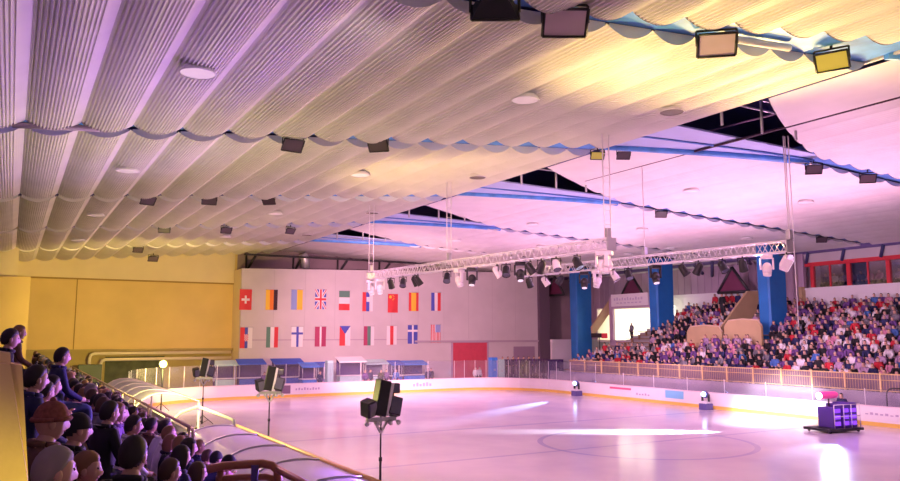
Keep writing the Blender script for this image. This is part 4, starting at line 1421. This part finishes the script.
hl = [('dark', 'short'), ('brown', 'short'), ('dark', 'long'), ('brown', 'long'), ('blond', 'long'), ('blond', 'short'), ('grey', 'short'), ('black cap', 'cap'), ('dark', 'short'), ('brown', 'short')]
cnt = 0
for k in range(0, 6):
    X = LX0 - LPI * k
    y = (11.2, 9.8, 9.4, 9.0, 11.0, 16.)[k]
    n = 0
    ymax = (46, 46, 46, 42, 36, 30)[k]
    while y < ymax and cnt < 135:
        y += .58 + rng.random() * .14 + max(0, (y - 20)) * .022
        px, py, _ = pj((X, y, ltread(k) + 1.2))
        if px < -5 or py > 500: continue
        if any(math.hypot(X - a, y - c) < .6 for a, c in placed): continue
        n += 1; cnt += 1
        jc = rng.choice(jl); hh = rng.choice(hl)
        near_person(jc, hh[0], hh[1], (X + rng.uniform(-.04, .04), y, ltread(k) - .02 + rng.uniform(-.01, .02)), -PI / 2 + rng.uniform(-.35, .55), rng.uniform(.95, 1.05),
                    'spectator in %s with %s, %s row of left stand, %s from the camera' % (jc, {'black cap': 'black cap'}.get(hh[0], ('long ' if hh[1] == 'long' else '') + hh[0] + ' hair'), ordn(k + 1), ordn(n)), 'spectators in the near left stand', rng.choice((0, 0, .08)), rng.choice((0, 0, 1)), rng.choice((0, 0, 1)))
# people by the gate between the canopies
# far people: one light mesh per look
farMesh = {}
def far_mesh(pose, jc, hairc, tr=0, lean=0.):
    key = (pose, jc, hairc, tr, lean)
    if key not in farMesh:
        b, hc = make_body(pose, JM[jc], SKIN[0], TR[tr], False, lean)
        b.mi = 1
        b.sphere(hc, (.078, .097, .12), 8, 6, None)
        b.use(HAIR[hairc])
        b.sphere(hc + Vector((0, -.010, .014)), (.088, .106, .124), 8, 6, keep=lambda d: d.z > .55 - .9 * max(0, -d.y + .3))
        o = b.build('person', None); farMesh[key] = o.data; bpy.data.objects.remove(o)
    return farMesh[key]
def far_person(pose, jc, hairc, loc, rz, label, group, sc=1., lean=0., tr=0):
    o = bpy.data.objects.new('person', far_mesh(pose, jc, hairc, tr, lean)); COL.objects.link(o)
    o.location = loc; o.rotation_euler = (0, 0, rz); o.scale = (sc,) * 3
    return tag(o, label, 'person', group)
cj = ['black', 'navy', 'purple', 'black', 'navy', 'black', 'mauve', 'white', 'white', 'grey', 'red', 'red', 'blue', 'pink', 'grey', 'purple', 'purple', 'navy', 'black', 'mauve']
chh = ['dark', 'dark', 'brown', 'brown', 'blond', 'grey']
rng = random.Random(5)
seats = []
for k in range(RN):
    X = RX0 + RP * k
    y = 17.5 + rng.random() * .5
    while y < 51.5:
        y += .55 + rng.random() * .12 + (.5 if rng.random() < .04 else 0)
        if X < 44.8: ye = 51.3
        elif X < 48.5: ye = 45.6 + (X - 45) * .9
        else: ye = 49.8
        if y > ye: break
        if 45.9 < X < 48.2 and 35.4 < y < 44.6: continue       # entrance in the stand
        if X > 46 and 40.3 < y < 42.2: continue                 # stair
        if 48.7 < X < 51.4 and 36.9 < y < 38.9: continue        # column
        if 48.7 < X < 51.4 and 48.4 < y < 50.3: continue
        px, py, dz = pj((X, y, rtread(k) + 1.2))
        if px > 906: continue
        seats.append((dz, k, X + rng.uniform(-.06, .06), y, rng.choice(cj), rng.choice(chh), rng.uniform(-.5, .5), rng.uniform(.90, 1.10), rng.choice((0, .08, .16))))
seats.sort()
NI = 150
ind = sorted(seats[:NI], key=lambda s: (s[1], s[3]))
num = {}
for dz, k, X, y, jc, hh, dr, sc, le in ind:
    num[k] = num.get(k, 0) + 1
    far_person('sit', jc, hh, (X - .02, y, rtread(k)), PI / 2 + dr, 'seated %s-clad spectator, right stand row %d from front, %s from the right picture edge' % (jc, k + 1, ordn(num[k])), 'spectators seated in the right stand', sc, le)
# everyone farther off: one uncounted crowd
b = MB()
for dz, k, X, y, jc, hh, dr, sc, le in seats[NI:]:
    me = far_mesh('sit', jc, hh, 0, le)
    n0 = len(b.bm.verts); f0 = len(b.bm.faces)
    b.bm.from_mesh(me)
    b.bm.verts.ensure_lookup_table(); b.bm.faces.ensure_lookup_table()
    MX = Matrix.Translation((X - .02, y, rtread(k))) @ Matrix.Rotation(PI / 2 + dr, 4, 'Z') @ Matrix.Scale(sc, 4)
    for i in range(n0, len(b.bm.verts)): b.bm.verts[i].co = MX @ b.bm.verts[i].co
    idx = []
    for x in me.materials:
        b.use(x); idx.append(b.mi)
    for i in range(f0, len(b.bm.faces)): b.bm.faces[i].material_index = idx[b.bm.faces[i].material_index]
tag(b.build('crowd', None), 'dense colourful crowd filling the farther rows of the right stand', 'crowd', kind='stuff')
for i, (x, y) in enumerate(((189, 431), (195, 433), (202, 432), (207, 438))):
    p = at(x, y, 'Z', 1.62)
    far_person('stand', ('black', 'brown', 'black', 'beige')[i], ('dark', 'brown', 'dark', 'brown')[i], (p.x, p.y, .06), -PI / 2 + .2 * i, 'person by the white gate frame in %s, %s from the left of four' % (('black', 'brown', 'black', 'beige')[i], ordn(i + 1)), 'people at the bench gate')
# people standing in the stand entrance
rng = random.Random(3)
for i in range(9):
    x = 702 + i * 5.4
    p = at(x, 352, 'X', 44.6)
    far_person('stand', rng.choice(['white', 'mauve', 'pink', 'grey', 'purple']), rng.choice(chh), (45.6 + (i % 2) * .35, p.y + .5, rtread(5)), PI / 2 + rng.uniform(-.3, .3), 'person standing below the beige parapets, %s from the left' % ordn(9 - 0 - i if False else i + 1), 'people standing in the stand entrance')
far_person('stand', 'black', 'dark', tuple(at(723, 316, 'X', 51.8)), PI / 2, 'person in black standing on the stair left of the stair wall', None, 1.1)
for i, x in enumerate((727, 733, 739, 745, 716)):
    p = at(x, 285, 'X', 54.3)
    far_person('stand', ('red', 'red', 'navy', 'white', 'red')[i], 'dark', (54.1, p.y, 6.5), PI / 2, 'person in %s standing behind the top row, %s of five near the stair' % (('red', 'red', 'navy', 'white', 'red')[i], ordn(i + 1)), 'people standing behind the top row')
far_person('stand', 'grey', 'brown', (DX + .5, at(632, 340, 'X', DX + .5).y, 4.12), PI / 2, 'small dark figure standing in the bright doorway', None, .95)
for i in range(11):
    far_person('sit', rng.choice(['white', 'pink', 'red', 'mauve', 'navy']), rng.choice(chh), (56.0, 37.4 - i * .72, 8.0), PI / 2 + rng.uniform(-.3, .3), 'person behind the gallery windows, %s from the left' % ordn(i + 1), 'people behind the gallery windows', 1.1)

# ------------------------------------------------------------------ far side: booths, counters, people
def fp(px, Y): return at(px, 380, 'Y', Y).x
M_blueboot = mat('booth_blue', (.05, .12, .55), .6); M_blueb = mat('counter_bright_blue', (.06, .25, .80), .5); M_teal = mat('frosted_teal', (.45, .68, .66), .4); M_plum = mat('booth_plum', (.06, .025, .14), .6)
def booth(px0, px1, Y, h, m1, m2, label, name='market_stall'):
    x0, x1 = fp(px0, Y), fp(px1, Y)
    t = thing(name, label, 'stall', ((x0 + x1) / 2, Y, -.02)); w = (x1 - x0) / 2
    b = MB(); b.box((-w, -.4, .0), (w, .4, h * .42), bev=.03); b.build('counter', m1, t)
    b = MB(); b.box((-w - .1, -.55, h * .42), (w + .1, .45, h * .42 + .06)); b.build('counter_top', M_white, t)
    for s in (-1, 1):
        b = MB(); b.tube([(s * w, -.35, h * .42), (s * w, -.35, h * .9)], .04, 6); b.build('post', M_steel, t)
    b = MB(); b.prism([(-w - .15, -.7, h * .84), (-w - .15, .5, h), (-w - .15, .5, h * 1.02), (-w - .15, -.7, h * .88)], (2 * w + .3, 0, 0)); b.build('awning', m2, t)
    b = MB(); b.box((-w, .38, h * .42), (w, .45, h)); b.build('back_panel', M_plum, t)
    b = MB(); b.box((-w, -.45, h * .18), (w, -.41, h * .40)); o = b.build('front_banner', m2 if m2 is not M_white else M_teal, t)
    return t
booth(273, 300, 63, 2.6, M_plum, M_blueboot, 'dark stall with a blue awning behind the far boards')
booth(301, 315, 61.5, 2.3, M_blueb, M_blueb, 'bright blue stall right of the blue awning stall')
booth(338, 362, 62, 2.7, M_teal, M_white, 'stall with a white roof behind the nearest lamp stand')
booth(238, 262, 63.5, 2.6, M_plum, M_blueboot, 'dark violet stall behind the far boards, leftmost')
booth(364, 384, 63, 2.4, M_plum, M_teal, 'dark stall with a teal banner right of the white roofed stall')
booth(390, 400, 62.5, 2.3, M_plum, M_blueboot, 'small dark stall with blue banner, right of the teal one')
booth(317, 325, 62, 2.3, M_plum, M_blueboot, 'narrow dark stall left of the pale teal cabinet')
booth(214, 234, 64, 2.5, M_plum, M_teal, 'dark stall with a teal banner below the corner of the yellow wall')
booth(402, 424, 64, 2.2, M_plum, M_blueb, 'low dark stall with bright blue banner left of the red door')
def cab(px0, px1, Y, h, m1, label, cat='cabinet'):
    x0, x1 = fp(px0, Y), fp(px1, Y); w = (x1 - x0) / 2
    t = thing('cabinet' if cat == 'cabinet' else 'partition', label, cat, ((x0 + x1) / 2, Y, -.02))
    b = MB(); b.box((-w, -.3, .06), (w, .3, h), bev=.03); b.build('body', m1, t)
    b = MB(); b.box((-w + .05, -.26, 0), (w - .05, .26, .06)); b.build('plinth', M_dark, t)
    for s in (-1, 1):
        b = MB(); b.box((s * w / 2 - w * .45, -.33, .15), (s * w / 2 + w * .45, -.30, h - .1)); o = b.build('door', m1, t)
        b = MB(); b.box((s * .08 - .02, -.37, h * .5), (s * .08 + .02, -.33, h * .5 + .2)); b.build('handle', M_steel, o)
    return t
cab(326, 332, 61, 2.5, M_teal, 'narrow pale teal cabinet behind the far boards')
cab(490, 496, 61.5, 2.5, M_blueb, 'narrow blue cabinet behind the right part of far boards')
cab(497, 503, 61.5, 2.3, M_teal, 'narrow pale cabinet right of the blue cabinet')
cab(549, 562, 61.5, 2.2, M_plum, 'plum coloured cabinet at the right end of far boards')
x0, x1 = fp(505, 61.5), fp(547, 61.5)
t = thing('slatted_fence', 'dark slatted fence behind the right part of the far boards', 'fence', (x0, 61.5, -.02))
for k in range(14):
    x = (x1 - x0) * k / 13
    b = MB(); b.box((x - .1, -.05, 0), (x + .1, .05, 2.3)); b.build('slat', mat('fence_plum', (.10, .05, .12), .7), t)
b = MB(); b.box((0, .05, .5), (x1 - x0, .1, .62)); b.box((0, .05, 1.9), (x1 - x0, .1, 2.02)); b.build('rail', MATS['fence_plum'], t)
for i in range(8):
    far_person('stand', ('purple', 'navy', 'black')[i % 3], 'dark', (x0 + (x1 - x0) * (i + .5) / 8, 62.4, .78), PI + .2 * (i % 3), 'spectator behind the dark slatted fence, %s from the left' % ordn(i + 1), 'people behind the slatted fence', 1.0)
b = MB(); b.box((x0 - .3, 61.9, -.02), (x1 + .3, 63.2, .78)); tag(b.build('platform', M_conc), 'low platform behind the dark slatted fence', 'platform')
for i, (px, jc) in enumerate(((320, 'navy'), (367, 'purple'), (374, 'navy'), (381, 'black'), (388, 'purple'), (267, 'purple'), (396, 'blue'), (478, 'white'), (484, 'white'), (428, 'navy'), (433, 'black'))):
    far_person('stand', jc, chh[i % 4], (fp(px, 59.5), 59.5 + (i % 3) * .4, -.02), PI + .3 * ((i % 3) - 1), '%s-clad person behind the far boards, %s of eleven listed by position %d pixels from left' % (jc, ordn(i + 1), px) if False else 'person in %s standing behind the far boards, %s' % (jc, ('right of the blue stalls', 'just left of the nearest lamp stand', 'second left of the near lamp stand', 'directly behind the nearest lamp stand', 'right of the nearest lamp stand', 'between the two leftmost stalls', 'second right of the near lamp stand', 'below the red door, left one', 'below the red door, right one', 'left of the red door', 'nearest to the red door')[i]), 'people behind the far boards')

# ------------------------------------------------------------------ show lights on the right of the ice
def mover_on_case(px, Y, label):
    t = thing('show_light', label, 'lamp', (RIGHT - .75, Y, 0), 0, 'blue show lights by the right boards')
    b = MB(); b.box((-.3, -.3, 0), (.3, .3, .38), bev=.02); b.build('case', mat('case_indigo', (.12, .10, .30), .5), t)
    b = MB(); b.box((-.22, -.22, .38), (.22, .22, .52), bev=.02); b.build('base', M_lampwhite, t)
    for s in (-1, 1):
        b = MB(); b.box((-.07, s * .25 - .035, .5), (.07, s * .25 + .035, .95), bev=.01); b.build('yoke_arm', M_dark, t)
    b = MB(); b.sphere((0, 0, .92), (.22, .2, .22), 14, 10); hd = b.build('head', MATS['case_indigo'], t)
    b = MB(); b.tube([(-.18, -.02, .95), (-.25, -.04, .95)], [.15, .14], 14); b.build('lens', E_blue, hd)
    return t
mover_on_case(596, 46.3, 'blue show light at the far end of the right boards')
mover_on_case(706, 33.8, 'blue show light by the right boards beside the pale blue sign')
# lighting cart with follow spot
cp = Vector((34.9, 23.3, 0))
t = thing('lighting_cart', 'violet lit lighting cart standing on the ice at the right', 'cart', tuple(cp), -.1)
b = MB(); b.box((-1.3, -.75, .08), (1.0, .75, .2)); b.build('platform', M_dark, t)
for s in (-1.1, .8):
    for q in (-.6, .6):
        b = MB(); b.tube([(s, q - .04, .06), (s, q + .04, .06)], .06, 10); b.build('wheel', M_black, t)
M_cart = mat('cart_violet', (.10, .04, .38), .45)
for i, (x, w_, h) in enumerate(((-.45, .26, .95), (.12, .24, 1.1), (.62, .28, 1.15))):
    b = MB(); b.box((x - w_, -.5, .2), (x + w_, .4, .2 + h), bev=.03); o = b.build('rack', M_cart, t)
    b = MB()
    for q in range(3): b.box((x - w_ * .7, -.53, .32 + q * .3), (x + w_ * .7, -.50, .5 + q * .3))
    b.build('led_panel', E_violet, o)
b = MB()
for x in (-.8, -.15, .36, .95):
    b.tube([(x, -.62, .2), (x, -.62, 1.3)], .022, 6)
b.tube([(-.8, -.62, 1.3), (.95, -.62, 1.3)], .022, 6); b.tube([(-.8, -.62, .75), (.95, -.62, .75)], .022, 6)
b.build('guard_rail', M_alu, t)
t = thing('follow_spot', 'pink barrelled follow spot on the lighting cart', 'spotlight', (cp.x - .35, cp.y + .05, 1.3), 0)
b = MB(); b.tube([(0, 0, -.13), (0, 0, .25)], .035, 6); b.build('mount', M_dark, t)
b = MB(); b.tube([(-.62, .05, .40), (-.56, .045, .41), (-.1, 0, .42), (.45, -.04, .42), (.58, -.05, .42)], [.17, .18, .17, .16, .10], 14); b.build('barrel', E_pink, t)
b = MB(); b.tube([(-.63, .05, .40), (-.66, .052, .40)], .16, 14); b.build('lens', E_white, t)
far_person('stand', 'navy', 'black cap', (36.2, 23.75, 0.0), PI / 2, 'operator in dark clothes and cap standing at the follow spot', None, 1.0)

# ------------------------------------------------------------------ light
W = bpy.data.worlds.new('World')
S.world = W
W.use_nodes = True
W.node_tree.nodes['Background'].inputs[0].default_value = (.80, .52, .80, 1)
W.node_tree.nodes['Background'].inputs[1].default_value = .22
PINK, MAG, PURP, YEL, WARM, WHITE = (1, .40, .68), (1, .46, .74), (.40, .15, 1), (1, .68, .20), (1, .84, .58), (1, .92, .96)
VIO = (.85, .42, 1)
# floodlights of the roof, pointing down to the ice
for (x, y, e) in ((9, 24.6, 2900), (12, 37.8, 2900), (9, 49.8, 3600), (14.5, 14, 2900)):
    light('roof_flood', 'SPOT', (x, y, zl(x) - .9), (x + 9, y + 6, 0), e, PINK, .4, 120, .8)
for (x, y, e) in ((33, 21, 2400), (33, 33.6, 2400), (33, 46, 3000)):
    light('roof_flood', 'SPOT', (x, y, zr(x) - .9), (x - 8, y + 2, 0), e, VIO, .4, 120, .8)
# unseen fill lights added under the front beam to brighten the panel ends
for x, e in ((6, 70), (14, 200)):
    light('front_fill', 'SPOT', (x, 12.9, zl(x) - 1.3), (x, 42, zl(x) - 1.), e, WARM, .3, 110, .8)
# warm lights on the right truss aimed over the left roof, pink show lights by the right boards aimed up at the right roof
light('truss_warm', 'SPOT', (25.6, 19.4, 8.35), (12, 8, 10.6), 9500, YEL, .9, 78, .9)
light('truss_warm', 'SPOT', (25.4, 23, 8.35), (9, 25, 10.2), 2800, YEL, .9, 70, .9)
light('truss_warm', 'SPOT', (24.6, 32, 8.35), (9, 43, 10.2), 2400, YEL, .9, 70, .9)
for (x, y, z), e in (((34.4, 22.2, 1.9), 5200), ((37.2, 34.2, 1.5), 4600), ((37.0, 46.6, 1.5), 4200)):
    light('show_pink', 'SPOT', (x, y, z), (x - 3, y + 1, 12.2), e, MAG, .3, 128, .9)
# truss lamps towards the right crowd
for y, t_ in ((20, (48, 26, 4)), (26, (48, 36, 4)), (33, (47, 46, 4))):
    light('truss_spot', 'SPOT', (25.5, y, 7.5), t_, 7500, (1, .60, .92), .3, 55, .7)
light('truss_warm', 'SPOT', (25.9, 17.9, 8.35), (17, 5, 11.5), 3500, YEL, .9, 70, .9)
light('stand_warm', 'SPOT', (8.9, 18.6, 3.3), (18.0, 12, 12.3), 8500, YEL, .6, 62, .9)
light('stand_warm', 'SPOT', (9.1, 29.5, 3.3), (18.0, 31, 12.3), 4000, YEL, .6, 62, .9)
# towards the flag wall
light('truss_spot', 'SPOT', (18, 41.6, 7.6), (35, 69, 4.6), 31000, (1, .50, .60), .3, 62, .9)
# stands: violet side light over the near crowd and the left roof
for (x, y) in ((8.6, 19.5), (8.8, 30)):
    light('stand_violet', 'SPOT', (x, y, 3.2), (-1, y - 3, 7.5), 1900, PURP, .2, 120, .8)
light('stand_violet', 'SPOT', (8.4, 13, 3.0), (0, 9, 3.6), 4200, PURP, .2, 80, .8)
light('stand_yellow', 'SPOT', (LS4.x, LS4.y + .2, 3.0), (8, 72, 6), 9000, (1, .72, .16), .15, 95, .7)
light('stand_yellow_glow', 'POINT', (LS4.x, LS4.y - .5, 2.9), None, 500, (1, .85, .2), .15)
light('canopy_fill', 'SPOT', (3, 25.3, 10.0), (5.6, 16, 1), 3500, PINK, .3, 60, .9)  # unseen pink fill added to brighten the near canopy
light('gate_fill', 'POINT', (4.6, 26.5, 3.3), None, 900, (1, .88, .25), .15)  # unseen yellow fill added to brighten the white canopy
light('parapet_fill', 'SPOT', (.6, 2.2, 3.5), (.03, 3.0, 4.0), 60, (1, .85, .10), .05, 34, .9)  # unseen yellow fills, here and below, added to brighten the near parapet
light('parapet_fill', 'POINT', (.45, 2.0, 3.2), None, 6, (1, .82, .15), .1)
light('parapet_fill', 'POINT', (-.9, 1.0, 4.6), None, 19, (1, .66, .40), .2)
# white beams on the ice and the right boards
light('beam', 'SPOT', (26, 20, 7.6), (38.4, 29.0, .2), 34000, WHITE, .1, 20, .6)
light('follow_beam', 'SPOT', (33.75, 23.45, 1.72), (27.2, 27.3, 0), 110000, (.85, .92, 1), .05, 16, 1)
light('beam', 'SPOT', (26, 22, 7.6), (35.0, 28, 0), 20000, (.9, .93, 1), .1, 24, 1)
light('beam_blue', 'SPOT', (37.4, 46.2, 1.1), (28.8, 40.9, 0), 90000, (.32, .55, 1), .05, 11, 1)
light('beam_blue', 'SPOT', (34.2, 22.9, 1.7), (27, 19, 0), 7000, (.45, .6, 1), .05, 24, .8)

S.view_settings.view_transform = 'Standard'
S.view_settings.look = 'None'
S.view_settings.exposure = .15
S.view_settings.gamma = 1
S.view_settings.use_curve_mapping = False
S.cycles.use_denoising = True
S.cycles.max_bounces = 8
S.cycles.sample_clamp_indirect = 6
